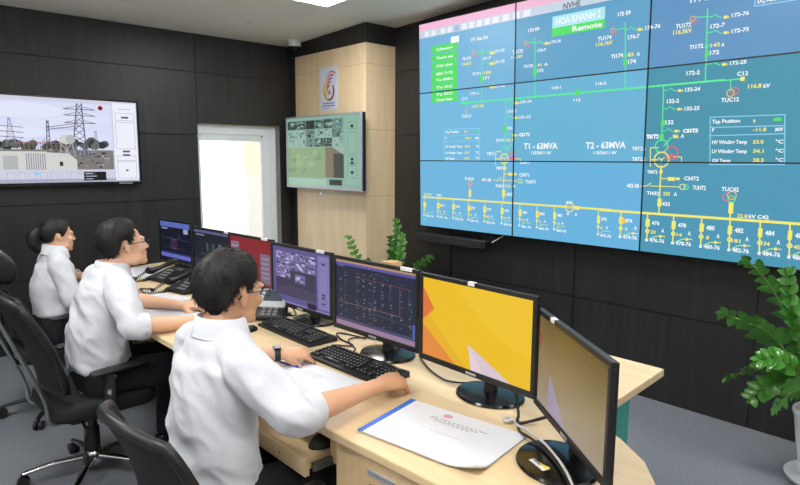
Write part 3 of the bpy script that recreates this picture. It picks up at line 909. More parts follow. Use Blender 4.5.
c.add([(X0-.2, Y0-.2, zc(Y0-.2)), (XW+.2, Y0-.2, zc(Y0-.2)), (XW+.2, YB+.25, zc(YB+.25)), (X0-.2, YB+.25, zc(YB+.25)),
       (X0-.2, Y0-.2, zc(Y0-.2)+.1), (XW+.2, Y0-.2, zc(Y0-.2)+.1), (XW+.2, YB+.25, zc(YB+.25)+.1), (X0-.2, YB+.25, zc(YB+.25)+.1)],
      [(0, 1, 2, 3), (7, 6, 5, 4), (0, 4, 5, 1), (1, 5, 6, 2), (2, 6, 7, 3), (3, 7, 4, 0)])
structure('ceiling', c, M['ceil'])
ZR = [0, .595, 1.2, 1.8, 2.38, 3.0]
WX0, WX1, WZ0, WZ1 = 2.50, 3.385, .30, 1.922
G = .006
def panels(mb, xs, zs, place, top, hole=None):
    for i in range(len(xs)-1):
        for j in range(len(zs)-1):
            a0, a1, b0, b1 = xs[i]+G/2, xs[i+1]-G/2, zs[j]+G/2, zs[j+1]-G/2
            if hole and a1 > hole[0]+.02 and a0 < hole[1]-.02 and b1 > hole[2] and b0 < hole[3]:
                segs = []
                if b0 < hole[2]: segs.append((a0, a1, b0, hole[2]))
                if b1 > hole[3]: segs.append((a0, a1, hole[3], b1))
                if a1 > hole[1]: segs.append((hole[1], a1, max(b0, hole[2]), min(b1, hole[3])))
                if a0 < hole[0]-.01: segs.append((a0, hole[0], max(b0, hole[2]), min(b1, hole[3])))
            else: segs = [(a0, a1, b0, b1)]
            for sgm in segs: place(mb, *sgm)
ZT = [0, .595, 1.2, 1.8, 2.38, zc(YB)-.002]
pb = MB(); panels(pb, [X0, .06, 2.50, XW-.0], ZT, lambda mb, a, b, c_, d: mb.bb(a, b, YB, YB+.02, c_, d), 0, (WX0, WX1, WZ0, WZ1))
bk = MB()
bk.bb(X0-.2, WX0, YB+.014, YB+.24, 0, zc(YB), 1); bk.bb(WX1, XW+.2, YB+.014, YB+.24, 0, zc(YB), 1)
bk.bb(WX0, WX1, YB+.014, YB+.24, 0, WZ0, 1); bk.bb(WX0, WX1, YB+.014, YB+.24, WZ1, zc(YB), 1)
k = len(pb.v); pb.v += bk.v; pb.f += [[i+k for i in f] for f in bk.f]; pb.m += bk.m
structure('wall_back', pb, [M['ebony'], M['groove']])
pr = MB()
for i, (a, b) in enumerate(zip([Y0, -1.25, -.05, 1.15, 2.355, 3.565], [-1.25, -.05, 1.15, 2.355, 3.565, YB])):
    for j in range(5):
        z0, z1 = ZR[j]+G/2, ZR[j+1]-G/2
        if j == 4:
            # topmost row follows the slight fall of the ceiling
            za, zb = zc(a)-.002, zc(b)-.002
            vs = [(x, y, z) for x in (XW, XW+.02) for y, zt in ((a+G/2, za), (b-G/2, zb)) for z in (z0, zt)]
            pr.add(vs, [(0, 1, 3, 2), (4, 6, 7, 5), (0, 4, 5, 1), (2, 3, 7, 6), (0, 2, 6, 4), (1, 5, 7, 3)])
        else: pr.bb(XW, XW+.02, a+G/2, b-G/2, z0, z1)
pr.bb(XW+.014, XW+.2, Y0-.2, YB+.25, 0, zc(YB), 1)
structure('wall_right', pr, [M['ebony'], M['groove']])
structure('wall_left', MB().bb(X0-.2, X0, Y0-.2, YB+.25, 0, zc(YB)), M['wallp'])
structure('wall_front', MB().bb(X0, XW+.2, Y0-.2, Y0, 0, zc(YB)), M['wallp'])

# corner column clad in light oak under a black bulkhead
XC, YC = 3.505, 4.318
cl = MB(); ZK = [0, .595, 1.242, 1.865, 2.435, 2.61]
ZK = [0, .66, 1.245, 1.85, 2.43, 2.61]
for j in range(5):
    cl.bb(XC, XC+.018, YC, 5.465, ZK[j]+.0015, ZK[j+1]-.0015)
    cl.bb(XC+.018, XW, YC, YC+.018, ZK[j]+.0015, ZK[j+1]-.0015)
cl.bb(XC+.004, XC+.02, YC+.004, 5.46, 0, 2.61, 1); cl.bb(XC+.02, XW, YC+.004, YC+.02, 0, 2.61, 1)
structure('trim_1', cl, [M['oak_pale'], mat('oak_joint', S(150, 118, 80), .7)])
bh = MB()
ya, yb_ = YC-.006, YB
vs = [(x, y, z) for x in (XC-.006, XW) for y in (ya, yb_) for z in (2.61, zc(y)-.001)]
bh.add(vs, [(0, 1, 3, 2), (4, 6, 7, 5), (0, 4, 5, 1), (2, 3, 7, 6), (0, 2, 6, 4), (1, 5, 7, 3)])
bh.bb(XC+.012, XC+.05, 5.466, YB, 0, 2.61)
structure('trim_2', bh, M['ebony'])

# window: white double frame, overexposed daylight outside
wroot = thing('window_1', None, None, (WX0, YB+.08, WZ0)); wroot['kind'] = 'structure'
ww, wh = WX1-WX0, WZ1-WZ0
f = MB(); fz = .03
f.bb(0, .035, 0, .06, 0, wh); f.bb(ww-.075, ww, 0, .06, 0, wh); f.bb(.035, ww-.075, 0, .06, wh-.105, wh-.012); f.bb(.035, ww-.075, 0, .06, 0, .05)
f.bb(.0, ww, -.004, .064, wh-.012, wh, 1)
f.build('window_frame', [M['white_pvc'], M['oak_v']], wroot, bevel=.004)
s_ = MB(); s_.bb(.035, .06, .012, .05, .05, wh-.105); s_.bb(ww-.165, ww-.075, .012, .05, .05, wh-.105); s_.bb(.06, ww-.165, .012, .05, wh-.165, wh-.105); s_.bb(.06, ww-.165, .012, .05, .05, .11)
s_.build('sash', M['white_pvc'], wroot, bevel=.004)
m, n, l, b = nt('window_glass'); b.inputs['Transmission Weight'].default_value = 1; b.inputs['Roughness'].default_value = 0; b.inputs['IOR'].default_value = 1.02
MB().bb(.055, ww-.16, .028, .033, .1, wh-.16).build('glass_pane', m, wroot)
ob = MB(); ob.box((ww-.16, .006, wh-.115), (.012, .012, .012)); ob.build('latch', M['blk'], wroot)
# sunlit annexe outside
ann = thing('annexe_building', 'beige building corner outside the bright window', 'building', (4.62, 8.6, 0))
MB().bb(0, 2.6, 0, .12, 0, 1.33).build('overexposed_wall', M['wallp'], ann)  # pale lower part stands in for overexposed daylight on the beige wall
MB().bb(0, 2.6, 0, .12, 1.33, 2.34).build('wall', mat('sunlit_render', S(250, 222, 190), .9), ann)
MB().bb(0, 2.66, -.04, .16, 2.34, 2.44).build('roof_slab', mat('pale_concrete', S(225, 220, 210), .9), ann)
structure('ground_outside', MB().bb(-6, 12, YB+.3, 18, -.3, -.05), mat('pale_paving', S(215, 212, 205), .9))

# reveal lining right of the window
rv = MB((WX0, YB+.08, WZ0)); rv.bb(WX1-.004, WX1, YB, YB+.08, WZ0, WZ1); rv.build('reveal_lining', mat('grey_reveal', S(128, 126, 122), .5), wroot)

# ------------------------------------------------------------------ ceiling things
em('lamp', (1, .985, .95, 1), LAMP)
def light_panel(x, y, label):
    z = zc(y); t = thing('ceiling_light', label, 'light', (x, y, z)); t.rotation_euler = (-math.atan(.037), 0, 0)
    f = MB(); h = .3
    for a in ((-h, h, -h, -h+.02), (-h, h, h-.02, h), (-h, -h+.02, -h+.02, h-.02), (h-.02, h, -h+.02, h-.02)): f.bb(a[0], a[1], a[2], a[3], -.014, -.001)
    f.build('frame', M['white_pvc'], t)
    MB().bb(-h+.02, h-.02, -h+.02, h-.02, -.009, -.002).build('diffuser', E_['lamp'], t)
    t['group'] = 'ceiling light panels'
    return t
light_panel(2.65, 3.81, 'square white light panel in the ceiling near the corner column')
for x, y, q in ((.2, 3.2, 'over the operators'), (.2, .9, 'over the front aisle'), (2.65, 1.3, 'over the near desk end'), (.2, -1.2, 'far behind, left row'), (2.65, -1.2, 'far behind, right row'), (-1.2, 2.0, 'beside the left wall')):
    light_panel(x, y, 'square white light panel in the ceiling '+q)
v = thing('ceiling_speaker', 'faint flush square speaker plate in the ceiling before the dark corner', 'speaker', (2.80, 4.98, zc(4.98)))
v.rotation_euler = (-math.atan(.037), 0, 0)
MB().bb(-.095, .095, -.08, .08, -.006, -.001).build('plate', M['ceil'], v, bevel=.002)
g = MB()
for k in range(9): g.bb(-.075, .075, -.064+k*.016-.002, -.064+k*.016+.002, -.008, -.006)
g.build('grille', mat('grille_grey', S(222, 218, 210), .9), v)
v = thing('dome_camera', 'white dome security camera under the ceiling in the corner', 'camera', (3.40, 5.30, zc(5.30)))
MB().lathe([(.0, 0), (.062, 0), (.064, -.012), (.062, -.05), (.055, -.06), (.0, -.06)], seg=28, cap=False).build('housing', M['white_pvc'], v, 50)
MB().lathe([(.05, -.058), (.046, -.08), (.034, -.097), (.018, -.106), (.0, -.108)], seg=24, cap=False).build('dome', M['lens'], v, 180)

# ------------------------------------------------------------------ video wall
Lx, Ly, Lz, LEAN = 3.755158, 3.864964, 0.998646, 0.022582
PW, PH = 1.018, .573
vw = thing('video_wall', 'large wall of twelve tiled displays showing a blue power network diagram', 'video wall', (Lx, Ly, Lz))
U = V((0, -1, 0)); W = V((-sin(LEAN), 0, cos(LEAN))); N = U.cross(W)
Rv = Matrix((U, W, N)).transposed()     # local (u, v, out) -> offset
BG = [[S(112, 182, 222), S(118, 186, 224), S(120, 182, 220)], [S(106, 180, 222), S(108, 180, 214), S(100, 164, 202)],
      [S(78, 152, 182), S(74, 148, 172), S(98, 150, 196)], [S(70, 146, 174), S(68, 142, 162), S(90, 142, 190)]]  # viewing-angle falloff across the panels put into each screen colour
for i in range(4):
    for j in range(3):
        pm = MB(); e = .004
        c0 = V((i*PW, j*PH, 0))
        pm.box(Rv @ (c0+V((PW/2, PH/2, -.045))), (PW-.001, PH-.001, .08), Rv)
        bm_ = []
        for a in ((0, PW, 0, e), (0, PW, PH-e, PH), (0, e, e, PH-e), (PW-e, PW, e, PH-e)):
            pm.box(Rv @ (c0+V(((a[0]+a[1])/2, (a[2]+a[3])/2, -.0015))), (a[1]-a[0], a[3]-a[2], .009), Rv)
        po = pm.build('display_panel', M['blk'], vw)
        fl = Flat(Rv @ c0, U, W, -.0035); fl.rect(e, e, PW-e, PH-e)
        fl.build('screen', emit('video_wall_blue', BG[i][j], 1.), po)
mk = MB(); mk.bb(Lx+.085, XW, Ly-3.9, Ly-.15, Lz+.1, Lz+1.5); mk.off = V((Lx, Ly, Lz)); mk.build('mounting_frame', M['blk'], vw)
dm = {'g': S(96, 240, 150), 'g2': S(88, 226, 104), 'y': S(246, 236, 110), 'w': S(246, 250, 252), 'r': S(240, 96, 108), 'o': S(240, 200, 90), 'o2': S(255, 196, 60),
      'lg': S(190, 240, 130), 'lb': S(150, 214, 246), 'pink': S(246, 190, 220), 'bar': S(204, 216, 232), 'ico': S(236, 240, 246), 'ico2': S(160, 190, 220), 'grey': S(110, 116, 126), 'cy': S(176, 234, 244)}
keys = list(dm); dmats = [emit('diagram_'+k, dm[k], 1.) for k in keys]
lines = Flat((0, 0, 0), U, W, -.0028); texts = Flat((0, 0, 0), U, W, -.002)
for o in VIDEO_WALL:
    mi = keys.index(o[1])
    if o[0] == 'L': lines.line(*o[2:7], mi, .0002)
    elif o[0] == 'R': lines.rect(*o[2:6], mi, .0004 if o[1] in ('y', 'g2', 'o', 'o2', 'w') else (0.0002 if o[1] in ('ico', 'ico2') else 0))
    elif o[0] == 'C': lines.ring(o[2], o[3], o[4], o[5], mi, .0003)
    else: texts.text(o[2], o[3], o[4], max(o[5], .01), o[6], mi)
lines.build('mimic_diagram', dmats, vw); texts.build('diagram_lettering', dmats, vw)

# soundbar under the video wall
sb = thing('soundbar', 'long black soundbar on the dark wall below the big display', 'soundbar', (3.755, 3.43, .912))
MB().rbox((-.05, 0, 0), (.085, .77, .07), .012, 3).build('body', M['blk'], sb, 40)
MB().bb(-.0945, -.093, -.36, .36, -.026, .026).build('grille', mat('soundbar_cloth', S(30, 31, 36), .8, bump=.4, bscale=400), sb)
b2 = MB(); b2.bb(-.01, .098, -.2, .2, -.02, .03); b2.build('bracket', M['blk'], sb)
cb = MB(); cb.tube([(3.74, 3.035, .93), (3.77, 3.0, .96), (3.80, 2.93, 1.01), (3.82, 2.9, 1.06)], .005, 8, sub=4)
tag(cb.build('cable', M['cable_w'], None, 180), 'short grey cable from the soundbar up behind the display', 'cable')
cb = MB(); cb.tube([(3.848, 3.58, .885), (3.849, 3.581, .7), (3.848, 3.578, .45), (3.849, 3.58, .2), (3.848, 3.58, .004)], .004, 8, sub=4)
tag(cb.build('cable', M['cable_b'], None, 180), 'thin black cable running down the wall under the soundbar', 'cable')

# ------------------------------------------------------------------ television on the back wall
def P3(k): return [(q[0], q[1]) for q in TELEVISION[k]]
tvx0, tvx1, tvz0, tvz1, tvy = .655, 1.932, 1.352, 2.07, 5.52
tv = thing('television', 'wide black television on the dark wall showing an electrical substation', 'television', (1.29, tvy, 1.352))
t = MB((1.29, tvy, 1.352)); t.bb(tvx0, tvx1, tvy+.006, tvy+.05, tvz0, tvz1)
for a in ((tvx0, tvx1, tvz0, tvz0+.03), (tvx0, tvx1, tvz1-.016, tvz1), (tvx0, tvx0+.016, tvz0+.03, tvz1-.016), (tvx1-.018, tvx1, tvz0+.03, tvz1-.016)): t.bb(a[0], a[1], tvy-.006, tvy+.006, a[2], a[3])
t.build('case', M['blk_gloss'], tv, bevel=.002)
MB((1.29, tvy, 1.352)).bb(.9, 1.7, tvy+.05, YB-.003, 1.5, 1.9).build('wall_bracket', M['blk'], tv)
MB((1.29, tvy, 1.352)).bb(1.74, 1.85, tvy-.0075, tvy-.0055, 1.362, 1.370).build('badge', M['silver'], tv)
fl = Flat((0, tvy+.003, 0), (1, 0, 0), (0, 0, 1), .001); fl.off = V((1.29, tvy, 1.352))
tk = {'bez': S(206, 208, 226), 'ui': S(236, 238, 248), 'sky': S(214, 220, 246), 'sky2': S(220, 224, 247), 'cloud': S(224, 228, 248), 'steel': S(96, 92, 112), 'steel2': S(140, 138, 156), 'tank': S(208, 210, 206), 'tank2': S(178, 182, 184), 'dark': S(44, 48, 52), 'ground': S(126, 122, 118), 'green': S(78, 88, 76), 'blk': S(22, 22, 30), 'red': S(200, 50, 60), 'cy': S(130, 205, 235), 'line': S(150, 152, 172), 'rust': S(150, 96, 92), 'lo': S(172, 174, 196)}
kk = list(tk); K = lambda s: kk.index(s)
X = lambda a: a  # true wall coordinates
ix0, ix1, iz0, iz1 = tvx0+.016, tvx1-.018, tvz0+.03, tvz1-.016
fl.rect(ix0, iz0, ix1, iz1, K('bez'))
px1 = P3('pic')[1][0]; pz0, pz1 = P3('pic')[2][1], iz1-.03
fl.rect(ix0, pz0, px1, pz1, K('sky'), .0003)
for cx, cz, rx, rz, kx in ((1.05, 1.95, .3, .06, 'cloud'), (1.5, 1.9, .2, .05, 'sky2'), (.95, 1.78, .28, .05, 'cloud'), (1.45, 1.75, .26, .04, 'sky2'), (1.2, 1.86, .2, .04, 'sky2')):
    fl.disc(cx, min(cz, pz1-rz), rx if cx+rx < px1 else px1-cx, K(kx), .0004, 20, rz)
zg = pz0+.2
rnd = random.Random(3)
for k_ in range(46):
    a = ix0+.03+(px1-ix0-.06)*rnd.random(); r = .02+.028*rnd.random()
    fl.disc(a, zg-.04+.05*rnd.random()+.02*(a > 1.4), r, K('green' if rnd.random() < .6 else 'dark'), .0006+k_*2e-6, 9, r*.9)
fl.rect(ix0, pz0, px1, zg-.04, K('ground'), .0008)
for k_ in range(60):
    a = 1.25+(px1-1.3)*rnd.random(); bz = pz0+.015+.13*rnd.random(); fl.rect(a, bz, a+.01+.03*rnd.random(), bz+.004+.012*rnd.random(), K(rnd.choice(['dark', 'tank2', 'steel', 'green', 'steel2'])), .00085+k_*1e-6)
def lattice(x0, x1, x2, x3, z0, z1, n_, w_=.006, m_='steel', kz=.001):
    # legs from (x0..x1 at the base) to (x2..x3 at the top)
    for k_ in range(n_):
        a, b = k_/n_, (k_+1)/n_
        xa0, xa1 = x0+(x2-x0)*a, x1+(x3-x1)*a; xb0, xb1 = x0+(x2-x0)*b, x1+(x3-x1)*b
        za, zb = z0+(z1-z0)*a, z0+(z1-z0)*b
        fl.line(xa0, za, xb0, zb, w_, K(m_), kz); fl.line(xa1, za, xb1, zb, w_, K(m_), kz)
        fl.line(xa0, za, xb1, zb, w_*.6, K(m_), kz); fl.line(xa1, za, xb0, zb, w_*.6, K(m_), kz)
tx = P3('tower'); lattice(tx[2][0], tx[3][0], tx[0][0], tx[1][0], zg-.08, pz1-.004, 8, .009)
for zz in (pz1-.06, pz1-.11, pz1-.17): fl.line(tx[0][0]-.1, zz+.01, tx[1][0]+.1, zz+.01, .006, K('steel'), .0011); fl.line(tx[0][0]-.1, zz+.01, tx[0][0], zz+.035, .004, K('steel'), .0011); fl.line(tx[1][0]+.1, zz+.01, tx[1][0], zz+.035, .004, K('steel'), .0011)
gx = P3('gantry'); lattice(gx[1][0]-.012, gx[1][0]+.016, gx[0][0]-.006, gx[0][0]+.006, zg-.02, gx[0][1], 6, .006)
for dz in (0, .02): fl.line(gx[3][0], gx[3][1]+dz-.01, gx[2][0]+.02, gx[2][1]+dz, .005, K('steel'), .0011)
for k_ in range(9): u_ = gx[3][0]+(gx[2][0]-gx[3][0])*k_/8; fl.line(u_, gx[3][1]-.01, u_+.02, gx[3][1]+.012, .003, K('steel'), .0011)
lattice(1.575-.02, 1.575+.02, 1.575-.004, 1.575+.004, zg-.03, zg+.12, 5, .004, 'steel2')
lattice(.93, 1.0, .955, .965, zg-.02, zg+.2, 6, .005, 'steel2')
for zz in (.1, .14, .06): fl.line(.86, zg+zz, 1.05, zg+zz-.01, .005, K('steel'), .0011)
for k_ in range(22): u_ = 1.0+.016*k_; fl.line(u_, zg-.04, u_, zg+.02+.012*rnd.random(), .004, K('rust' if k_ % 2 else 'dark'), .0012)
fl.line(1.0, zg+.012, 1.36, zg+.01, .006, K('rust'), .0012)
for k_ in range(4): fl.line(1.0+.08*k_, zg+.0, 1.04+.08*k_, zg+.05, .004, K('steel2'), .0012)
fl.rect(.69, pz0, 1.2, zg-.055, K('tank'), .0014); fl.rect(.9, pz0+.004, 1.0, zg-.09, K('tank2'), .0015)
for k_ in range(9): u_ = 1.055+.016*k_; fl.rect(u_, pz0, u_+.007, zg-.07, K('steel2'), .0016)
fl.poly([(1.18, pz0), (1.42, pz0), (1.42, zg-.12), (1.36, zg-.07), (1.18, zg-.06)], K('tank'), .0015)
fl.rect(1.29, pz0+.03, 1.315, pz0+.065, K('dark'), .0017); fl.disc(1.35, zg+.045, .05, K('tank'), .0016, 18, .04); fl.disc(1.38, zg+.045, .035, K('tank2'), .0017, 18, .036)
for a, b in ((1.31, 1.3), (1.34, 1.36), (1.39, 1.41), (1.3, 1.38), (1.39, 1.32)): fl.line(a, zg+.02, b, zg-.09, .006, K('tank2'), .0017)
for k_ in range(6): fl.line(tx[2][0]+.03*k_, zg-.09, tx[2][0]+.03*k_, zg-.01+.02*(k_ % 2), .005, K('steel2'), .0012)
fl.disc(P3('dot')[0][0], P3('dot')[0][1]-.004, .02, K('red'), .0018); fl.disc(P3('dot')[0][0], P3('dot')[0][1]-.006, .012, K('blk'), .002)
# interface column and footer
fl.rect(px1+.012, iz0+.012, ix1-.006, iz1-.012, K('ui'), .0003)
ux0, ux1 = px1+.03, ix1-.022
for za, zb in ((1.90, 1.96), (1.66, 1.885), (1.56, 1.60), (1.41, 1.55)):
    for q in ((ux0, za, ux1, za), (ux0, zb, ux1, zb), (ux0, za, ux0, zb), (ux1, za, ux1, zb)): fl.line(*q, .003, K('line'), .0006)
um = (ux0+ux1)/2
for zz in (1.925, 1.638, 1.607, ): fl.rect(um-.03, zz-.008, um+.03, zz+.008, K('steel'), .0008)
fl.text('a', um-.012, 1.47, .024, .022, K('blk'), .0008); fl.rect(um-.05, 1.99, um+.05, 1.997, K('cy'), .0008)
fl.rect(ix0, iz0, ix1, iz0+.03, K('lo'), .0002)
bx = P3('blk'); fl.rect(bx[0][0], iz0+.012, bx[1][0], pz0-.018, K('blk'), .0008)
for k_ in range(3): fl.rect(bx[0][0]+.012, iz0+.024+.022*k_, bx[0][0]+.07+.03*(k_ % 2), iz0+.028+.022*k_, K('ui'), .001)
fl.rect(1.105, pz0-.04, 1.14, pz0-.022, K('cy'), .0008)
for k_ in range(7):
    u_ = .92+.075*k_
    for q in ((u_, iz0+.014, u_+.05, iz0+.014), (u_, pz0-.02, u_+.05, pz0-.02), (u_, iz0+.014, u_, pz0-.02), (u_+.05, iz0+.014, u_+.05, pz0-.02)): fl.line(*q, .002, K('line'), .0005)
for k_ in range(3): fl.ring(1.50+.05*k_-.06, pz0-.028, .014, .003, K('line'), .0008)
fl.build('screen', [emit('television_'+a, tk[a], 1.) for a in kk], tv)

# ------------------------------------------------------------------ screen on the corner column
cx_, cy0, cy1, cz0, cz1 = 3.40, 4.252, 5.492, 1.292, 2.0
ts = thing('wall_screen', 'silver framed screen on the oak column showing camera views', 'screen', (cx_, 4.87, 1.292))
off = V((cx_, 4.87, 1.292)); t = MB(off)
t.bb(cx_+.006, cx_+.05, cy0+.004, cy1-.004, cz0+.004, cz1-.004); t.build('case', M['blk'], ts)
t = MB(off)
for a in ((cy0, cy1, cz0, cz0+.026), (cy0, cy1, cz1-.016, cz1), (cy0, cy0+.018, cz0+.026, cz1-.016), (cy1-.018, cy1, cz0+.026, cz1-.016)): t.bb(cx_-.006, cx_+.012, a[0], a[1], a[2], a[3])
t.build('frame', M['silver'], ts, bevel=.002)
MB(off).bb(cx_+.05, XC, 4.6, 5.1, 1.45, 1.85).build('wall_bracket', M['blk'], ts)
t = MB(off); t.tube([(cx_+.02, 4.86, 1.296), (cx_+.015, 4.86, 1.25), (cx_-.005, 4.87, 1.24), (cx_-.01, 4.885, 1.258)], .007, 8, sub=4); t.build('cable_loop', M['silver'], ts, 180)
fl = Flat((cx_, cy1, cz0), (0, -1, 0), (0, 0, 1), .001); fl.off = off
ck = {'base': S(138, 176, 162), 'base2': S(160, 194, 174), 'd': S(58, 76, 72), 'm': S(104, 132, 124), 'l': S(152, 184, 172), 'gr': S(138, 166, 124), 'gr2': S(152, 178, 134), 'gr3': S(124, 150, 118), 'br': S(128, 116, 94), 'bd': S(66, 70, 64), 'red': S(110, 60, 56), 'ui': S(146, 184, 166), 'ln': S(96, 130, 116), 'k': S(40, 54, 50), 'teal': S(110, 150, 140)}
kk = list(ck); K = lambda s: kk.index(s)
Wd, Hd = cy1-cy0, cz1-cz0
fl.rect(.018, .026, Wd-.018, Hd-.016, K('base'))
rnd = random.Random(11)
def cctv(u0, v0, u1, v1, pal, k0, n_=14):
    fl.rect(u0, v0, u1, v1, K(pal[0]), k0)
    for q in range(n_):
        a = u0+(u1-u0)*rnd.random()*.85; b = v0+(v1-v0)*rnd.random()*.8
        fl.rect(a, b, min(u1, a+(u1-u0)*(.06+.3*rnd.random())), min(v1, b+(v1-v0)*(.05+.25*rnd.random())), K(rnd.choice(pal)), k0+.00002*(q+1))
cu = [.03, .22, .36, .52, .66, .80, .97]; cv = [.405, .49, .575, .665]
for i in range(6):
    for j in range(3):
        cctv(cu[i]+.003, cv[j]+.003, cu[i+1]-.003, cv[j+1]-.003, rnd.choice([['m', 'd', 'l', 'teal', 'k', 'base'], ['l', 'm', 'd', 'teal', 'base2'], ['d', 'k', 'm', 'l', 'gr3']]) if not (i == 2 and j == 2) else ['k', 'red', 'd'], .0004)
fl.rect(.03, .105, .70, .40, K('gr'), .0003)
for q in range(34):
    a = .06+.5*rnd.random(); b = .17+.2*rnd.random(); fl.disc(a, b, .03+.05*rnd.random(), K(rnd.choice(['gr2', 'gr3', 'gr', 'gr2'])), .0004+q*.00001, 10, .015+.025*rnd.random())
fl.rect(.69, .115, .98, .40, K('br'), .00082); fl.rect(.82, .115, .98, .34, K('bd'), .00085); fl.poly([(.80, .40), (.98, .33), (.98, .40)], K('l'), .0009)
fl.rect(1.0, .06, Wd-.026, Hd-.03, K('ui'), .0003)
for za, zb in ((.56, .62), (.34, .53), (.25, .32), (.12, .235)):
    for q in ((1.04, za, 1.17, za), (1.04, zb, 1.17, zb), (1.04, za, 1.04, zb), (1.17, za, 1.17, zb)): fl.line(*q, .004, K('ln'), .0006)
for b in (.585, .29, .255, .17): fl.rect(1.085, b-.013, 1.125, b+.013, K('k'), .0008)
fl.rect(.75, .045, .95, .098, K('k'), .0008); fl.rect(.03, .03, .7, .1, K('base2'), .0004)
fl.build('screen', [emit('column_screen_'+a, ck[a], .95) for a in kk], ts)

# poster with a wing shaped emblem on the column
po = thing('poster', 'small white poster with a red and yellow wing emblem on the column', 'poster', (XC, 4.88, 2.05))
off = V((XC, 4.88, 2.05)); MB(off).bb(XC-.004, XC, 4.736, 5.022, 2.05, 2.452).build('sheet', mat('poster_white', S(214, 220, 236), .5), po)
fl = Flat((XC-.004, 5.022, 2.05), (0, -1, 0), (0, 0, 1), .0006); fl.off = off
pk = {'r': S(196, 40, 60), 'o': S(230, 120, 50), 'y': S(228, 206, 70), 'yg': S(196, 206, 80), 'b': S(50, 70, 170), 'm': S(170, 40, 90), 'w': S(240, 240, 244)}
kk = list(pk); K = lambda s: kk.index(s)
for q in range(5):      # feathers
    a0 = radians(64+11*q); cx, cy, R0 = .15, .2, .15-.006*q
    for s_i in range(14):
        tt = s_i/13; ang = radians(200)-(radians(200)-a0)*tt
        rr = R0-.012*q; x = cx+cos(ang)*rr*.62+.05*tt*(1-q*.15); y = cy+sin(ang)*rr*1.05-.012*q
        fl.disc(x, y, .005+.005*tt, K(['yg', 'y', 'o', 'r', 'm'][min(4, int(tt*5))]), .0002+s_i*.00001+q*.0001, 10)
for s_i in range(22):
    ang = radians(150+150*s_i/21); fl.disc(.15+cos(ang)*.085, .19+sin(ang)*.095, .011, K('yg' if s_i < 12 else 'y'), .0006, 10)
for s_i in range(16):
    ang = radians(-75+100*s_i/15); fl.disc(.155+cos(ang)*.07, .18+sin(ang)*.085, .012, K('r' if s_i > 5 else 'm'), .0008, 10)
fl.text('SB', .125, .15, .05, .035, K('r'), .001); fl.disc(.145, .10, .012, K('m'), .001, 10, .008)
for v_, w_ in ((.058, .2), (.034, .2), (.014, .12)):
    for q in range(9): fl.rect(.045+w_*q/9, v_, .045+w_*(q+.75)/9, v_+(.011 if v_ > .02 else .005), K('b'), .0006)
fl.build('emblem', [mat('poster_'+a, pk[a], .5, var=.02) for a in kk], po)
# ------------------------------------------------------------------ desks
ZD = .78
def arc(cx, cy, r, a0, a1, n): return [(cx+r*cos(radians(a0+(a1-a0)*k/n)), cy+r*sin(radians(a0+(a1-a0)*k/n))) for k in range(n+1)]
desk = thing('control_desk', 'long curved light oak control desk carrying the row of monitors', 'desk', (1.35, 3, 0))
o3 = V((1.35, 3, 0))
end = [(1.70, 1.03), (1.655, .92), (1.60, .80), (1.52, .69), (1.42, .61), (1.30, .56), (1.17, .545), (1.06, .56), (1.035, .60)]
poly = [(.985, 3.85), (1.0, 3.98), (1.05, 4.12), (1.13, 4.27), (1.24, 4.41), (1.37, 4.53), (1.51, 4.62), (1.65, 4.67), (1.79, 4.69), (1.72, 1.3)]+end+[(1.02, 1.04), (1.0, 1.40), (.985, 2.5)]
MB(o3).prism(poly, ZD-.028, ZD).build('worktop', M['oak'], desk, bevel=.004)
t = MB(o3); t.prism([(1.70, 4.5), (1.72, 4.5), (1.68, 1.4), (1.66, 1.4)], .12, ZD-.03); t.build('modesty_panel', M['oak_v'], desk)
MB(o3).bb(1.02, 1.68, 2.60, 2.63, 0, ZD-.029).build('side_panel', M['oak_v'], desk)
MB(o3).bb(1.25, 1.69, 4.3, 4.33, 0, ZD-.029).build('side_panel', M['oak_v'], desk)
# pulled out tray
t = MB(o3); t.bb(.972, 1.40, 1.49, 2.3, .655, .667); t.bb(.972, 1.40, 1.49, 1.503, .63, .655)
tr = t.build('keyboard_tray', M['oak'], desk, bevel=.002)
MB(o3).bb(.954, .972, 1.475, 2.32, .618, .675).build('tray_front', M['oak'], tr, bevel=.002)
for a, b in ((1.462, 1.474), (2.322, 2.334)): MB(o3).bb(.98, 1.45, a, b, .632, .66).build('tray_rail', M['alu'], tr)
for a, b in ((1.425, 1.475), (2.334, 2.36)): MB(o3).bb(1.05, 1.5, a, b, .64, ZD-.0285).build('tray_hanger', M['oak_v'], desk)
MB(o3).cyl((.9535, 1.62, .645), (.9545, 1.62, .645), .004, seg=12).build('screw_cap', M['blk'], tr)
# end cabinet under the rounded end
t = MB(o3)
cp = [(1.035, 1.395), (1.64, 1.395), (1.64, 1.03)]+[(1.35+(x-1.35)*.93, .96+(y-.96)*.9) for x, y in end[1:-1]]+[(1.055, .63), (1.045, 1.04)]
cp = [(1.012, 1.393), (1.64, 1.393), (1.64, 1.03)]+[(1.36+(x-1.36)*.92, 1.0+(y-1.0)*.9) for x, y in end[1:-1]]+[(1.052, .64), (1.03, 1.04)]
cab = thing('desk_cabinet', 'light oak cabinet under the near rounded end of the desk', 'cabinet', (1.3, 1.0, 0))
t = MB((1.3, 1.0, 0)); t.prism(cp, .05, ZD-.029); t.build('body', M['oak_v'], cab, bevel=.003)
t = MB((1.3, 1.0, 0)); t.prism([(1.32+(x-1.32)*.94, 1.0+(y-1.0)*.94) for x, y in cp], 0, .05); t.build('plinth', M['blk'], cab)
t = MB((1.3, 1.0, 0)); a, b = V((1.0135, 1.35, 0)), V((1.0285, 1.06, 0))
d = (b-a).normalized(); nn = V((-d.y, d.x, 0)); nn = nn if nn.x < 0 else -nn
Rm = Matrix((d, -nn, V((0, 0, 1)))).transposed()
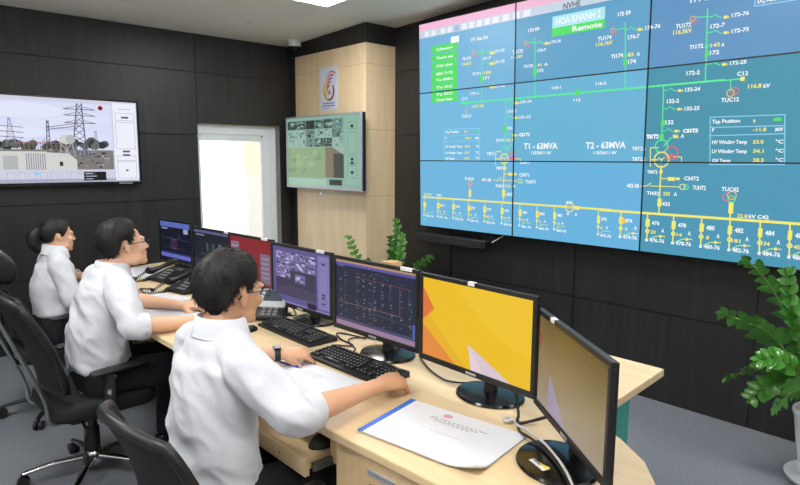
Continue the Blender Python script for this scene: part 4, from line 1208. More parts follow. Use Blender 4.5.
c0 = a+d*.155+nn*.0015; t.box((c0.x, c0.y, .708), (.115, .003, .018), Rm); t.build('label_holder', M['silver'], cab)
t = MB((1.3, 1.0, 0)); Fl = Flat(a+d*.103+nn*.002, d, (0, 0, 1), .002); Fl.off = V((1.3, 1.0, 0))
for q in range(10): Fl.rect(.004+.0105*q, .704, .011+.0105*q, .712, 0)
Fl.text('DELL', 0, 0, .02, .01, 0) if False else None
Fl.build('label_print', M['ink'], cab)
t = MB((1.3, 1.0, 0)); c1 = a+d*.135+nn*.006; t.box((c1.x, c1.y, .66), (.05, .012, .028), Rm); t.build('lock', M['blk'], cab, bevel=.003)

cnt = thing('back_counter', 'light oak counter with teal panels behind the control desk', 'counter', (2.0, 2.5, 0))
o4 = V((2.0, 2.5, 0))
MB(o4).prism([(1.80, 4.4), (2.29, 4.4), (2.285, .985), (1.78, .945), (1.735, 1.31)], ZD-.03, ZD).build('countertop', M['oak'], cnt, bevel=.003)
MB(o4).prism([(1.79, 1.04), (2.2, 1.075), (2.2, 1.10), (1.79, 1.065)], 0, ZD-.031).build('end_panel', M['teal'], cnt)
MB(o4).bb(2.16, 2.18, 1.11, 4.3, .05, ZD-.031).build('front_panel', M['teal'], cnt)
MB(o4).bb(1.83, 2.18, 4.3, 4.325, 0, ZD-.031).build('end_panel', M['teal'], cnt)

# ------------------------------------------------------------------ monitors
WAL = ['yel', 'yel2', 'org', 'org2', 'lav', 'pale']
def monitor(label, loc, a_deg, w_, h_, zc_, base_off, paint, sticker=None, group='desk monitors', base_sticker=False, stw=.062, bx=0.):
    """loc: centre of the screen face on the ground plan, a_deg: heading of its right edge, base_off: base centre behind the face"""
    t = thing('computer_monitor', label, 'monitor', (loc[0], loc[1], ZD), radians(a_deg), group)
    hw, hh, b = w_/2, h_/2, .0155
    # local: x right, y away from the viewer, z up
    s = MB(); z0 = zc_-ZD
    for q in ((-hw, hw, z0-hh, z0-hh+.02), (-hw, hw, z0+hh-b, z0+hh), (-hw, -hw+b, z0-hh+.02, z0+hh-b), (hw-b, hw, z0-hh+.02, z0+hh-b)): s.bb(q[0], q[1], -.004, .010, q[2], q[3])
    s.build('bezel', M['blk'], t, bevel=.002)
    s = MB(); s.bb(-hw+.002, hw-.002, .010, .018, z0-hh+.002, z0+hh-.002)
    s.loft([[V((x*hw*k, y, z0+z*hh*k)) for x, z in ((-1, -1), (1, -1), (1, 1), (-1, 1))] for k, y in ((.94, .018), (.7, .052))]); s.build('back_shell', M['blk'], t, bevel=.003)
    f = Flat((-hw+b, .002, z0-hh+.02), (1, 0, 0), (0, 0, 1), .0005); paint(f, w_-2*b, h_-.02-b)
    f.build('screen', f.mats, t)
    s = MB(); y1 = base_off
    s.tube([(0, max(y1, .045), .012), (0, max(y1, .045)+.005, .07), (0, .06, z0-.02)], [(.034, .018), (.03, .015), (.04, .015)], 16, up=(1, 0, 0), sub=4); s.build('stand_neck', M['blk'], t, 60)
    s = MB(); s.lathe([(0, 0), (.122, 0), (.125, .004), (.12, .011), (.085, .018), (.04, .022), (0, .022)], (bx, y1, .001), 40, sy=.86, cap=False); bs = s.build('stand_base', M['blk_gloss'], t, 40)
    if sticker is not None:
        f = MB(); sw = stw; f.bb(sticker, sticker+sw, -.0048, .008, z0+hh-.011, z0+hh+.0012); f.build('label_sticker', M['label_w'], t)
    s = MB(); s.bb(-.022, .022, -.0048, -.0038, z0-hh+.006, z0-hh+.014); s.build('badge', M['silver'], t)
    if base_sticker:
        f = MB(); Rz = Matrix.Rotation(radians(16), 3, 'Z'); f.box((bx+.029, y1-.056, .0195), (.062, .03, .001), Rz, 0); f.box((bx+.038, y1-.05, .0202), (.036, .012, .0008), Rz, 1); f.box((bx+.018, y1-.062, .0202), (.03, .008, .0008), Rz, 2)
        f.build('warning_label', [M['label_w'], M['label_y'], M['ink']], bs)
    return t
def painter(cols, fn):
    mats = [emit('monitor_'+k, c, 1.) for k, c in cols.items()]; names = list(cols)
    def paint(f, w_, h_):
        f.mats = mats; fn(f, w_, h_, names.index)
    return paint
def wall_yellow(f, w_, h_, K):
    f.rect(0, 0, w_, h_, K('a'))
    f.poly([(0, 0), (w_*.45, 0), (w_*.30, h_*.2), (0, h_*.62)], K('c'), .0002)
    f.poly([(w_*.3, h_*1.), (w_, h_*1.), (w_, h_*.3), (w_*.62, h_*.55)], K('b'), .0002)
    f.poly([(0, h_*.88), (w_*.12, h_*.62), (0, h_*.45)], K('d'), .0004); f.poly([(0, h_*.4), (w_*.34, 0), (0, 0)], K('e'), .0004)
    f.poly([(w_*.46, h_*.30), (w_*.84, 0), (w_*.49, 0)], K('f'), .0006); f.poly([(w_*.46, h_*.30), (w_*.6, 0), (w_*.49, 0)], K('g'), .0008)
p_yel = painter(dict(a=S(234, 188, 36), b=S(237, 194, 46), c=S(229, 176, 40), d=S(222, 116, 62), e=S(224, 138, 62), f=S(214, 196, 208), g=S(226, 206, 212)), wall_yellow)
def wall_dim(f, w_, h_, K):
    for q in range(14): f.rect(0, h_*q/14, w_, h_*(q+1)/14, K('s%d' % q))
    f.poly([(w_*.22, h_*.42), (w_*.5, 0), (w_*.18, 0)], K('f'), .0004); f.poly([(0, h_*.88), (w_*.1, h_*.75), (0, h_*.6)], K('d'), .0004)
def mix3(t): # bottom to top; viewing-angle dimming of the yellow wallpaper put into the colours
    a, b, c = (160, 146, 128), (142, 124, 88), (104, 86, 44)
    p, q, u = (a, b, t*2) if t < .5 else (b, c, t*2-1)
    return S(*[p[i]+(q[i]-p[i])*u for i in range(3)])
p_dim = painter(dict({'s%d' % q: mix3(q/13) for q in range(14)}, f=S(158, 146, 166), d=S(140, 84, 60)), wall_dim)
def scada(f, w_, h_, K):
    f.rect(0, 0, w_, h_, K('bg')); f.rect(0, h_*.965, w_, h_, K('tan'), .0002); f.rect(0, h_*.925, w_, h_*.965, K('pur'), .0002); f.rect(0, 0, w_, h_*.075, K('pk'), .0002); f.rect(0, h_*.075, w_, h_*.12, K('dim'), .0002)
    f.rect(w_*.02, h_*.9, w_*.12, h_*.925, K('pur'), .0003); f.rect(w_*.44, h_*.94, w_*.46, h_*.95, K('w'), .0004)
    rnd = random.Random(5)
    L = lambda a, b, c, d, m, t=.0016: f.line(a*w_, b*h_, c*w_, d*h_, t, K(m), .0004)
    L(.03, .36, .82, .36, 'or'); L(.5, .30, .96, .26, 'gr'); L(.26, .78, .95, .76, 'red'); L(.5, .76, .5, .12, 'gr'); L(.28, .78, .28, .3, 'gr'); L(.6, .76, .6, .36, 'gr'); L(.82, .74, .82, .36, 'or'); L(.12, .78, .12, .35, 'gr'); L(.92, .74, .92, .5, 'gr'); L(.7, .76, .7, .5, 'bl')
    for q in range(150):
        a = rnd.random(); b = .12+.72*rnd.random()
        cx = rnd.choice([.05, .12, .28, .36, .44, .5, .6, .7, .82, .92])+.02*rnd.random()
        f.rect(cx*w_, b*h_, cx*w_+w_*(.006+.022*rnd.random()), b*h_+h_*.012, K(rnd.choice(['gr', 'cy', 'w', 'or', 'cy', 'gr', 'dim'])), .0005+q*1e-6)
    for q in range(16):
        a = radians(20+140*q/15); f.rect(w_*(.56+.12*cos(a)), h_*(.78+.1*sin(a)), w_*(.568+.12*cos(a)), h_*(.79+.1*sin(a)), K(['red', 'w', 'gr', 'cy'][q % 4]), .0006)
    f.rect(w_*.965, h_*.1, w_*.99, h_*.3, K('bl'), .0005)
p_scada = painter(dict(bg=S(38, 42, 64), tan=S(170, 142, 110), pur=S(92, 82, 160), pk=S(150, 124, 150), dim=S(70, 70, 104), w=S(140, 146, 160), gr=S(64, 104, 92), cy=S(86, 118, 134), or_=S(0, 0, 0), red=S(140, 74, 72), bl=S(80, 100, 170), **{'or': S(150, 120, 96)}), scada)
def cctv_mon(f, w_, h_, K):
    f.rect(0, 0, w_, h_, K('pur')); f.rect(w_*.05, h_*.13, w_*.77, h_*.93, K('dk'), .0002)
    f.poly([(w_*.05, h_*.13), (w_*.77, h_*.13), (w_*.77, h_*.3), (w_*.3, h_*.34), (w_*.05, h_*.26)], K('dk2'), .00025)
    rnd = random.Random(8)
    cells = [(.05+.18*i, .93-.16*(j+1)) for i in range(4) for j in range(2)]+[(.05, .45), (.15, .45), (.41, .40)]
    for n_, (a, b) in enumerate(cells):
        a1 = min(a+.175, .77); 
        f.rect(a*w_, b*h_, a1*w_, (b+.155)*h_, K('m'), .0003)
        for q in range(16):
            u_ = a+(a1-a)*.8*rnd.random(); v_ = b+.12*rnd.random()
            f.rect(u_*w_, v_*h_, min(a1, u_+.02+.05*rnd.random())*w_, (v_+.012+.03*rnd.random())*h_, K(rnd.choice(['l', 'd', 'm2', 'l2', 'd2'])), .0004+q*1e-5)
    f.rect(w_*.80, h_*.06, w_*.98, h_*.96, K('lp'), .0003)
    for b0, b1 in ((.36, .74), (.8, .86), (.12, .22)):
        for q in ((.83, b0, .95, b0), (.83, b1, .95, b1), (.83, b0, .83, b1), (.95, b0, .95, b1)): f.line(q[0]*w_, q[1]*h_, q[2]*w_, q[3]*h_, .0015, K('d'), .0005)
    for b in (.83, .31, .26, .16): f.rect(w_*.86, (b-.016)*h_, w_*.92, (b+.016)*h_, K('d2'), .0006)
    f.rect(w_*.62, h_*.01, w_*.77, h_*.11, K('k'), .0005); f.rect(0, 0, w_, h_*.03, K('lp'), .0002)
p_cctv = painter(dict(pur=S(92, 84, 140), lp=S(130, 122, 176), dk=S(58, 54, 78), dk2=S(72, 66, 92), m=S(116, 106, 156), m2=S(138, 128, 176), l=S(172, 166, 208), l2=S(190, 184, 220), d=S(80, 74, 118), d2=S(58, 52, 90), k=S(36, 32, 58)), cctv_mon)
def red_desk(f, w_, h_, K):
    f.rect(0, 0, w_, h_, K('r')); f.rect(0, 0, w_, h_*.06, K('d'), .0002); f.poly([(w_*.1, h_*.1), (w_*.9, h_*.1), (w_*.5, h_*.75)], K('r2'), .0002)
    f.rect(w_*.03, h_*.66, w_*.22, h_*.88, K('w'), .0003); f.rect(w_*.05, h_*.82, w_*.2, h_*.86, K('b'), .0004); f.rect(w_*.74, h_*.1, w_*.97, h_*.72, K('w2'), .0003)
    for q in range(5): f.rect(w_*.77, h_*(.2+.1*q), w_*.94, h_*(.24+.1*q), K('w'), .0004)
    f.poly([(w_*.52, h_*.5), (w_*.6, h_*.5), (w_*.56, h_*.62)], K('w3'), .0004); f.rect(w_*.48, h_*.4, w_*.64, h_*.44, K('w3'), .0004)
p_red = painter(dict(r=S(132, 34, 42), r2=S(142, 40, 48), d=S(80, 30, 40), w=S(150, 130, 150), w2=S(112, 100, 124), w3=S(164, 90, 96), b=S(90, 90, 140)), red_desk)
def dark_net(f, w_, h_, K):
    f.rect(0, 0, w_, h_, K('bg')); f.rect(0, h_*.93, w_, h_, K('t'), .0002); f.poly([(0, 0), (w_, 0), (w_, h_*.14), (0, h_*.3)], K('bg2'), .0002); f.rect(w_*.06, h_*.86, w_*.3, h_*.9, K('t2'), .0003)
    for q, (a, b) in enumerate(((.36, .5), (.52, .52), (.66, .5), (.72, .5))):
        f.rect(a*w_, b*h_, (a+.04)*w_, (b+.2-.03*q)*h_, K('g'), .0003)
    f.disc(w_*.72, h_*.66, .016, K('c'), .0004); f.disc(w_*.69, h_*.6, .012, K('c'), .0004)
    for b in (.45, .3): f.line(w_*.2, b*h_, w_*.85, b*h_, .0014, K('g'), .0003)
    for q in range(8): f.rect(w_*(.2+.09*q), h_*.4, w_*(.24+.09*q), h_*.42, K('t2'), .0003)
p_net = painter(dict(bg=S(30, 34, 46), bg2=S(48, 52, 74), t=S(86, 90, 126), t2=S(110, 116, 140), g=S(66, 104, 92), c=S(90, 130, 150)), dark_net)
def blue_net(f, w_, h_, K):
    f.rect(0, 0, w_, h_, K('bg')); f.rect(0, h_*.86, w_, h_, K('b'), .0002); f.rect(0, h_*.05, w_, h_*.15, K('b2'), .0002); f.rect(0, h_*.15, w_, h_*.19, K('b3'), .0002); f.rect(w_*.78, h_*.73, w_*.92, h_*.85, K('w'), .0003); f.rect(w_*.05, h_*.8, w_*.25, h_*.83, K('w'), .0003)
    f.line(0, h_*.58, w_, h_*.55, .002, K('w2'), .0003); f.ring(w_*.42, h_*.42, .035, .003, K('p'), .0003); f.ring(w_*.48, h_*.42, .035, .003, K('p'), .0003); f.line(w_*.45, h_*.2, w_*.45, h_*.55, .003, K('w2'), .0003); f.ring(w_*.62, h_*.64, .014, .003, K('w2'), .0003)
    for q in range(7): f.rect(w_*(.15+.1*q), h_*.3, w_*(.18+.1*q), h_*.32, K('w2'), .0003)
p_blue = painter(dict(bg=S(20, 22, 40), b=S(88, 106, 178), b2=S(96, 104, 190), b3=S(50, 54, 110), w=S(150, 160, 200), w2=S(80, 84, 120), p=S(140, 80, 120)), blue_net)
monitor('nearest monitor at the desk end, turned edge-on, wallpaper coloured dim olive for the slanted view', (1.372, .845), -126.3, .51, .303, ZD+.206, -.03, p_dim, -.13, base_sticker=True, stw=.028, bx=.03)
monitor('monitor showing a bright yellow and orange wallpaper', (1.471, 1.264), -91.8, .51, .315, ZD+.249, .094, p_yel, -.02, stw=.028)
monitor('monitor with a dark line diagram left of the yellow one', (1.511, 1.82), -88.4, .51, .315, ZD+.242, .08, p_scada, .16)
monitor('monitor showing a purple grid of camera pictures', (1.582, 2.458), -88.4, .51, .315, ZD+.225, .085, p_cctv, .14)
monitor('monitor with a red desktop behind the near man', (1.655, 3.085), -88, .475, .30, ZD+.22, .08, p_red, .13)
monitor('dark screened monitor between the blue and the red ones, mostly behind hair', (1.69, 3.65), -87, .50, .30, ZD+.205, .08, p_net, .17)
monitor('farthest monitor with dark screen and blue bands', (1.716, 4.30), -85.1, .475, .31, ZD+.205, .08, p_blue)

# ------------------------------------------------------------------ keyboards, mice, telephones
key_me = None
def keyboard(label, c, ang, L=.455, D=.15, group='desk keyboards'):
    global key_me
    t = thing('keyboard', label, 'keyboard', (c[0], c[1], ZD), radians(ang), group)
    # local x along the keys (left to right for the user), y away from user
    s = MB(); s.loft([[V((x, y, z)) for x, y, z in ((-L/2, -D/2, a), (L/2, -D/2, a), (L/2, D/2, a+b), (-L/2, D/2, a+b))] for a, b in ((.001, 0), (.012, .012))])
    s.build('case', M['blk'], t, bevel=.003)
    if key_me is None:
        k = MB(); k.loft([[V((x*q, y*q, z)) for x, y in ((-.0082, -.0082), (.0082, -.0082), (.0082, .0082), (-.0082, .0082))] for q, z in ((1, 0), (.96, .005), (.8, .008))])
        k.box((-.002, .002, .0081), (.004, .005, .0006), None, 1)
        key_me = k.mesh('key'); key_me.materials.append(M['blk_key']); key_me.materials.append(M['legend']); key_me.polygons.foreach_set('material_index', k.m); fixn(key_me)
    tilt = math.atan2(.012, D); n = 0
    def key(x, y, sx=1., sy=1.):
        o = bpy.data.objects.new('key', key_me); COL.objects.link(o); o.parent = t
        o.location = (x, y, .0125+(y+D/2)*tan_); o.rotation_euler = (tilt, 0, 0); o.scale = (sx, sy, 1)
    tan_ = .012/D
    x0 = -L/2+.02
    for k in range(13): key(x0+k*.0194+(.006 if k > 0 else 0)+(.004 if k > 4 else 0), D/2-.022, 1, .8)
    for r in range(4):
        for k in range(13): key(x0+k*.0205+.005*r*(k > 0), D/2-.046-.0195*r, 1.1)
    for k, (x, w_) in enumerate(((0, 1.3), (.026, 1.2), (.12, 6.2), (.216, 1.2), (.243, 1.2))): key(x0+.004+x, D/2-.046-.0195*4, w_)
    for r in (0, 1):
        for k in range(3): key(x0+.283+k*.0195, D/2-.046-.0195*r)
    for k in range(3): key(x0+.283+k*.0195, D/2-.046-.0195*4)
    key(x0+.3025, D/2-.046-.0195*3)
    for r in range(5):
        for k in range(4):
            if r == 4 and k == 1: continue
            key(x0+.352+k*.0195, D/2-.046-.0195*r)
    s = MB(); s.box((L/2-.05, D/2-.012, .025), (.03, .004, .0006)); s.build('badge', M['legend'], t)
    return t
keyboard('black keyboard under the near man\u2019s right hand', (1.402, 1.797), -90.5+2)
keyboard('black keyboard in front of the purple camera grid monitor', (1.478, 2.34), -91)
def mouse(label, c, z, ang, col='blk', sc_=1.):
    t = thing('computer_mouse', label, 'mouse', (c[0], c[1], z), radians(ang))
    s = MB(); s.ell((0, 0, .004), (.055*sc_, .031*sc_, .032*sc_), nu=24, nv=14)
    for v in s.v: v.z = max(v.z, .001)
    s.build('shell', M[col], t, 60)
    s = MB(); s.cyl((.028*sc_, -.004, .027*sc_), (.028*sc_, .004, .027*sc_), .006); s.build('wheel', M['grey_plastic'], t, 40)
    return t
mouse('dark mouse on the pulled out keyboard tray', (1.075, 1.535), .667, 0, 'blk', 1.15)
mouse('small black mouse beside the grey telephone', (1.335, 2.51), ZD, 15, 'blk', .8)

def coil(mb, pts, r, rc, turns):
    q = MB(); 
    P = [V(p) for p in pts]; n = turns*8; Q = []
    m_ = len(P)-1
    for k in range(n+1):
        t = k/n*m_; i = min(int(t), m_-1); f = t-i
        p0, p1, p2, p3 = P[max(i-1, 0)], P[i], P[i+1], P[min(i+2, m_)]
        c = .5*((2*p1)+(p2-p0)*f+(2*p0-5*p1+4*p2-p3)*f*f+(3*p1-p0-3*p2+p3)*f**3)
        d = (p2-p1).normalized(); sd = d.cross(V((0, 0, 1))).normalized(); up = sd.cross(d)
        a = 2*pi*k/8; Q.append(c+sd*cos(a)*rc+up*sin(a)*rc)
    mb.tube(Q, r, 5)
def desk_phone(label, c, ang, group=None):
    t = thing('desk_telephone', label, 'telephone', (c[0], c[1], ZD), radians(ang), group)
    # local x right, y away, wedge body
    s = MB(); s.loft([[V((x, y, z)) for x, y, z in ((-.1, -.1, .001), (.1, -.1, .001), (.1, .1, .001), (-.1, .1, .001))], [V((x, y, z)) for x, y, z in ((-.1, -.1, .018), (.1, -.1, .018), (.1, .1, .07), (-.1, .1, .07))]])
    s.build('body', M['blk'], t, bevel=.004)
    s = MB(); s.tube([(-.062, -.11, .075), (-.062, -.08, .062), (-.062, 0, .082), (-.062, .08, .105), (-.062, .11, .105)], [(.022, .02), (.024, .022), (.016, .013), (.024, .022), (.022, .02)], 14, sub=4, up=(0, 0, 1)); s.build('handset', M['blk'], t, 60)
    s = MB()
    for r in range(4):
        for k in range(3): s.box((.0+k*.028, -.07+r*.024, .028+r*.0125), (.02, .015, .006), Matrix.Rotation(.25, 3, 'X'))
    s.build('keypad', M['grey_plastic'], t, bevel=.001)
    s = MB(); s.box((.035, .065, .064), (.1, .04, .003), Matrix.Rotation(.25, 3, 'X')); s.build('display', mat('phone_display', S(70, 84, 84), .2), t)
    s = MB(); coil(s, [(-.062, -.12, .06), (-.1, -.17, .02), (-.16, -.15, .012), (-.2, -.19, .012), (-.15, -.24, .012), (-.08, -.22, .012), (-.05, -.14, .012), (-.06, -.1, .02)], .0025, .008, 46); s.build('cord', M['blk'], t, 180)
    return t
desk_phone('black desk telephone with coiled cord in front of the farthest monitor', (1.53, 3.98), -80, 'black desk telephones')
desk_phone('black desk telephone with coiled cord beside the near man\u2019s hair', (1.49, 3.56), -78, 'black desk telephones')
# grey telephone with a display on a slanted stand
t = thing('desk_telephone', 'silver and black telephone with a tilted display beside the purple grid monitor', 'telephone', (1.53, 2.665, ZD), radians(-50))
Rx = Matrix.Rotation(radians(35), 3, 'X'); pn = Rx @ V((0, 0, 1)); pu = Rx @ V((0, 1, 0)); pc = V((0, 0, .072))
s = MB(); s.rbox(pc, (.19, .19, .022), .02, 4, Rx); s.build('body', M['blk'], t, 40)
s = MB(); s.rbox(pc+pn*.014+pu*.028+V((.02, 0, 0)), (.145, .125, .010), .012, 4, Rx); s.build('fascia', M['silver'], t, 40)
s = MB(); s.box(pc+pn*.0205+pu*.040+V((.02, 0, 0)), (.10, .07, .003), Rx); s.build('display', mat('lcd_grey', S(70, 78, 90), .2), t)
s = MB()
for r in range(3):
    for k in range(3): s.box(pc+pn*.013+pu*(-.078+.019*r)+V((-.01+k*.03, 0, 0)), (.02, .012, .006), Rx)
s.build('keypad', M['grey_plastic'], t, bevel=.001)
s = MB(); s.tube([pc+pn*.03+pu*-.09+V((-.078, 0, 0)), pc+pn*.042+V((-.078, 0, 0)), pc+pn*.03+pu*.09+V((-.078, 0, 0))], [(.02, .018), (.014, .012), (.02, .018)], 12, sub=4); s.build('handset', M['blk'], t, 60)
s = MB(); s.box((0, .075, .05), (.15, .012, .1), Matrix.Rotation(radians(-18), 3, 'X')); s.box((0, .01, .006), (.17, .15, .01)); s.build('stand', M['blk'], t, bevel=.002)

# ------------------------------------------------------------------ papers
def sheet_poly(name, pts, z, label, cat, thick, m=None, group=None, curl=None):
    c = V((sum(p[0] for p in pts)/4, sum(p[1] for p in pts)/4, 0))
    t = thing(name, label, cat, (c.x, c.y, z), 0, group)
    s = MB(c); nx, ny = 14, 10; top = []
    for j in range(ny+1):
        for i in range(nx+1):
            u_, v_ = i/nx, j/ny
            a = V(pts[0]).lerp(V(pts[1]), u_); b = V(pts[3]).lerp(V(pts[2]), u_); q = a.lerp(b, v_)
            zz = thick+.0008+(curl(u_, v_) if curl else 0)
            top.append(V((q[0], q[1], zz)))
    n = len(top); bot = [V((q.x, q.y, q.z-thick)) for q in top]; fs = []
    id_ = lambda i, j: j*(nx+1)+i
    for j in range(ny):
        for i in range(nx):
            fs.append((id_(i, j), id_(i+1, j), id_(i+1, j+1), id_(i, j+1))); fs.append((n+id_(i, j+1), n+id_(i+1, j+1), n+id_(i+1, j), n+id_(i, j)))
    per = [id_(i, 0) for i in range(nx)]+[id_(nx, j) for j in range(ny)]+[id_(i, ny) for i in range(nx, 0, -1)]+[id_(0, j) for j in range(ny, 0, -1)]
    for k in range(len(per)): a, b = per[k], per[(k+1) % len(per)]; fs.append((a, n+a, n+b, b))
    s.add(top+bot, fs); o = s.build('page', m or M['paper'], t, 30)
    def at(u_, v_):
        a = V(pts[0]).lerp(V(pts[1]), u_); b = V(pts[3]).lerp(V(pts[2]), u_); q = a.lerp(b, v_)
        return V((q[0]-c.x, q[1]-c.y, thick+.0008+(curl(u_, v_) if curl else 0)))
    return t, at
def print_rows(t, at, rows, m, name='printed_text'):
    s = MB()
    for (u0, u1, v_, h_) in rows:
        k = max(2, int((u1-u0)/.035)); rnd = random.Random(int(v_*1000)+int(u0*77))
        for i in range(k):
            a = u0+(u1-u0)*i/k; b = a+(u1-u0)/k*(.6+.3*rnd.random())
            q = [at(a, v_), at(b, v_), at(b, v_+h_), at(a, v_+h_)]
            s.add([p+V((0, 0, .0006)) for p in q], [(0, 1, 2, 3)])
    s.build(name, m, t)
# big booklet: pts order far-left, far-right, near-right, near-left
bk_pts = [(1.336, 1.405), (1.406, .987), (1.115, .939), (1.058, 1.34)]
def bcurl(u, v): return .004*sin(u*3)*(v)+.028*max(0, (u-.72)/.28)**2*max(0, (v-.7)/.3)**2+.006*max(0, .25-u)*v
t, at = sheet_poly('booklet', bk_pts, ZD, 'large white booklet with blue spine on the near desk end', 'booklet', .005, curl=bcurl)
s = MB(); q = [at(-.012, -.01), at(.035, -.01), at(.035, 1.0), at(-.012, 1.0)]; s.add([p+V((0, 0, .0012)) for p in q]+[p-V((0, 0, .0045)) for p in q], [(0, 1, 2, 3), (4, 5, 1, 0), (5, 6, 2, 1), (6, 7, 3, 2), (7, 4, 0, 3)]); s.build('spine', M['blue'], t)
print_rows(t, at, [(.30, .78, .235, .014), (.30, .72, .275, .014), (.36, .66, .31, .013)], M['ink'])
print_rows(t, at, [(.42, .72, .52, .008), (.42, .68, .535, .008)], mat('faint_print', S(186, 189, 203), .8), 'small_print')
s = MB(); cc = [at(.40+.04*cos(2*pi*k/16), .14+.045*sin(2*pi*k/16))+V((0, 0, .0006)) for k in range(16)]; s.add(cc, [tuple(range(16))]); s.build('red_seal', M['redink'], t)
t, at = sheet_poly('document', [(1.275, 1.99), (1.315, 1.63), (1.10, 1.57), (1.055, 1.95)], ZD, 'white paper stack under the near man\u2019s left hand', 'document', .006, curl=lambda u, v: .003*abs(sin(u*4)))
print_rows(t, at, [(.32, .66, .3, .012), (.32, .6, .36, .012), (.34, .58, .42, .012), (.25, .7, .55, .006)], M['ink'])
s = MB(); s.tube([at(.97, .25)+V((.0, -.0, .004)), at(1.02, .27)+V((0, 0, .008)), at(1.03, .55)+V((0, 0, .004)), at(.98, .95)+V((0, 0, .003))], .0022, 6, sub=4); s.build('binding_tie', M['silver'], t, 180)
sp = [((1.21, 3.30), (1.32, 2.90), (1.12, 2.80), (1.03, 3.2), 'white paper stack under the middle man\u2019s forearms', .005),
      ((1.30, 3.72), (1.42, 3.33), (1.20, 3.25), (1.10, 3.64), 'white sheet with coil cord lying on it, in front of the black telephones', .0015),
      ((1.60, 4.58), (1.66, 4.25), (1.36, 4.12), (1.31, 4.40), 'white sheets at the far end of the desk by the woman', .004)]
for a, b, c_, d_, lb, th in sp:
    t, at = sheet_poly('document', [a, b, c_, d_], ZD, lb, 'document', th, curl=lambda u, v: .002*abs(sin(u*5+v*2)))
    print_rows(t, at, [(.2, .7, .2, .012), (.2, .8, .3, .01), (.2, .75, .4, .01), (.2, .8, .5, .01)], mat('faint_print', S(180, 183, 196), .8))
# pen by the watch
t = thing('pen', 'blue ballpoint pen lying by the near man\u2019s wristwatch', 'pen', (1.19, 1.985, ZD+.007))
s = MB(); s.cyl((-.0, .05, .005), (.028, -.075, .005), .0045, seg=10); s.build('barrel', M['bluepen'], t, 60)
s = MB(); s.cyl((.028, -.075, .005), (.031, -.09, .005), .0042, .001, seg=10); s.build('tip', M['silver'], t, 60)
t = thing('pen', 'dark pen on the papers before the middle man', 'pen', (1.055, 3.08, ZD+.006))
s = MB(); s.cyl((-.01, .06, .005), (.01, -.06, .005), .0045, seg=10); s.build('barrel', M['blk'], t, 60)
s = MB(); s.cyl((.01, -.06, .005), (.0125, -.075, .005), .0042, .001, seg=10); s.build('tip', M['silver'], t, 60)
t = thing('sunglasses', 'black folded spectacles on the sheets at the far desk end', 'spectacles', (1.33, 4.30, ZD+.005)) if False else None

# ------------------------------------------------------------------ cables on the desk
def cable(pts, r, m, label):
    tag((lambda s: s.build('cable', M[m], None, 180))(MB().tube(pts, r, 8, sub=6)), label, 'cable')
z = ZD+.006
cable([(1.488, 1.93, z), (1.53, 1.96, z), (1.56, 2.04, z), (1.60, 2.09, z), (1.66, 2.07, z), (1.685, 2.0, z)], .0035, 'cable_b', 'keyboard cable looping left of the dark diagram monitor stand')
cable([(1.50, 2.06, z), (1.55, 2.0, z), (1.57, 2.12, z), (1.62, 2.2, z), (1.66, 2.05, z)], .004, 'cable_b', 'black cable between the two keyboards and the diagram monitor')
cable([(1.63, 2.62, z), (1.60, 2.70, ZD+.03), (1.66, 2.76, ZD+.05), (1.70, 2.64, ZD+.03), (1.72, 2.55, z)], .004, 'cable_b', 'tangled black cable beside the silver telephone')
cable([(1.57, 2.68, z), (1.62, 2.56, ZD+.02), (1.66, 2.72, ZD+.045), (1.61, 2.82, ZD+.02), (1.7, 2.85, z)], .0035, 'cable_b', 'second black cable tangled beneath the purple grid monitor')
cable([(1.66, 1.70, z), (1.60, 1.60, z), (1.565, 1.52, z), (1.55, 1.44, z), (1.60, 1.37, z), (1.67, 1.33, z)], .0035, 'cable_b', 'black cable between the yellow and the diagram monitors')
cable([(1.53, 1.17, ZD+.115), (1.52, 1.12, ZD+.07), (1.49, 1.085, ZD+.015), (1.45, 1.05, ZD+.008), (1.52, .99, ZD+.03)], .005, 'cable_b', 'thick black cable hanging behind the yellow monitor to the desk')
cable([(1.46, 1.085, ZD+.01), (1.413, 1.029, ZD+.02), (1.384, .965, ZD+.03), (1.343, .887, ZD+.036), (1.288, .804, ZD+.036), (1.239, .743, ZD+.03), (1.2, .70, ZD+.008)], .0036, 'cable_w', 'white cable trailing under the nearest monitor')
cable([(1.475, 1.075, ZD+.008), (1.40, 1.015, ZD+.012), (1.367, .95, ZD+.022), (1.325, .875, ZD+.03), (1.27, .79, ZD+.03), (1.22, .73, ZD+.024), (1.19, .69, ZD+.008)], .004, 'cable_b', 'black cable trailing beside the white one under the nearest monitor')
cable([(1.455, 1.09, ZD+.008), (1.44, 1.10, ZD+.01), (1.43, 1.085, ZD+.008), (1.45, 1.07, ZD+.014)], .006, 'cable_w', 'white plug end lying behind the booklet')
cable([(1.12, .86, z), (1.15, .80, z), (1.13, .74, z), (1.16, .68, z)], .003, 'cable_b', 'thin black cable at the very near edge of the desk')

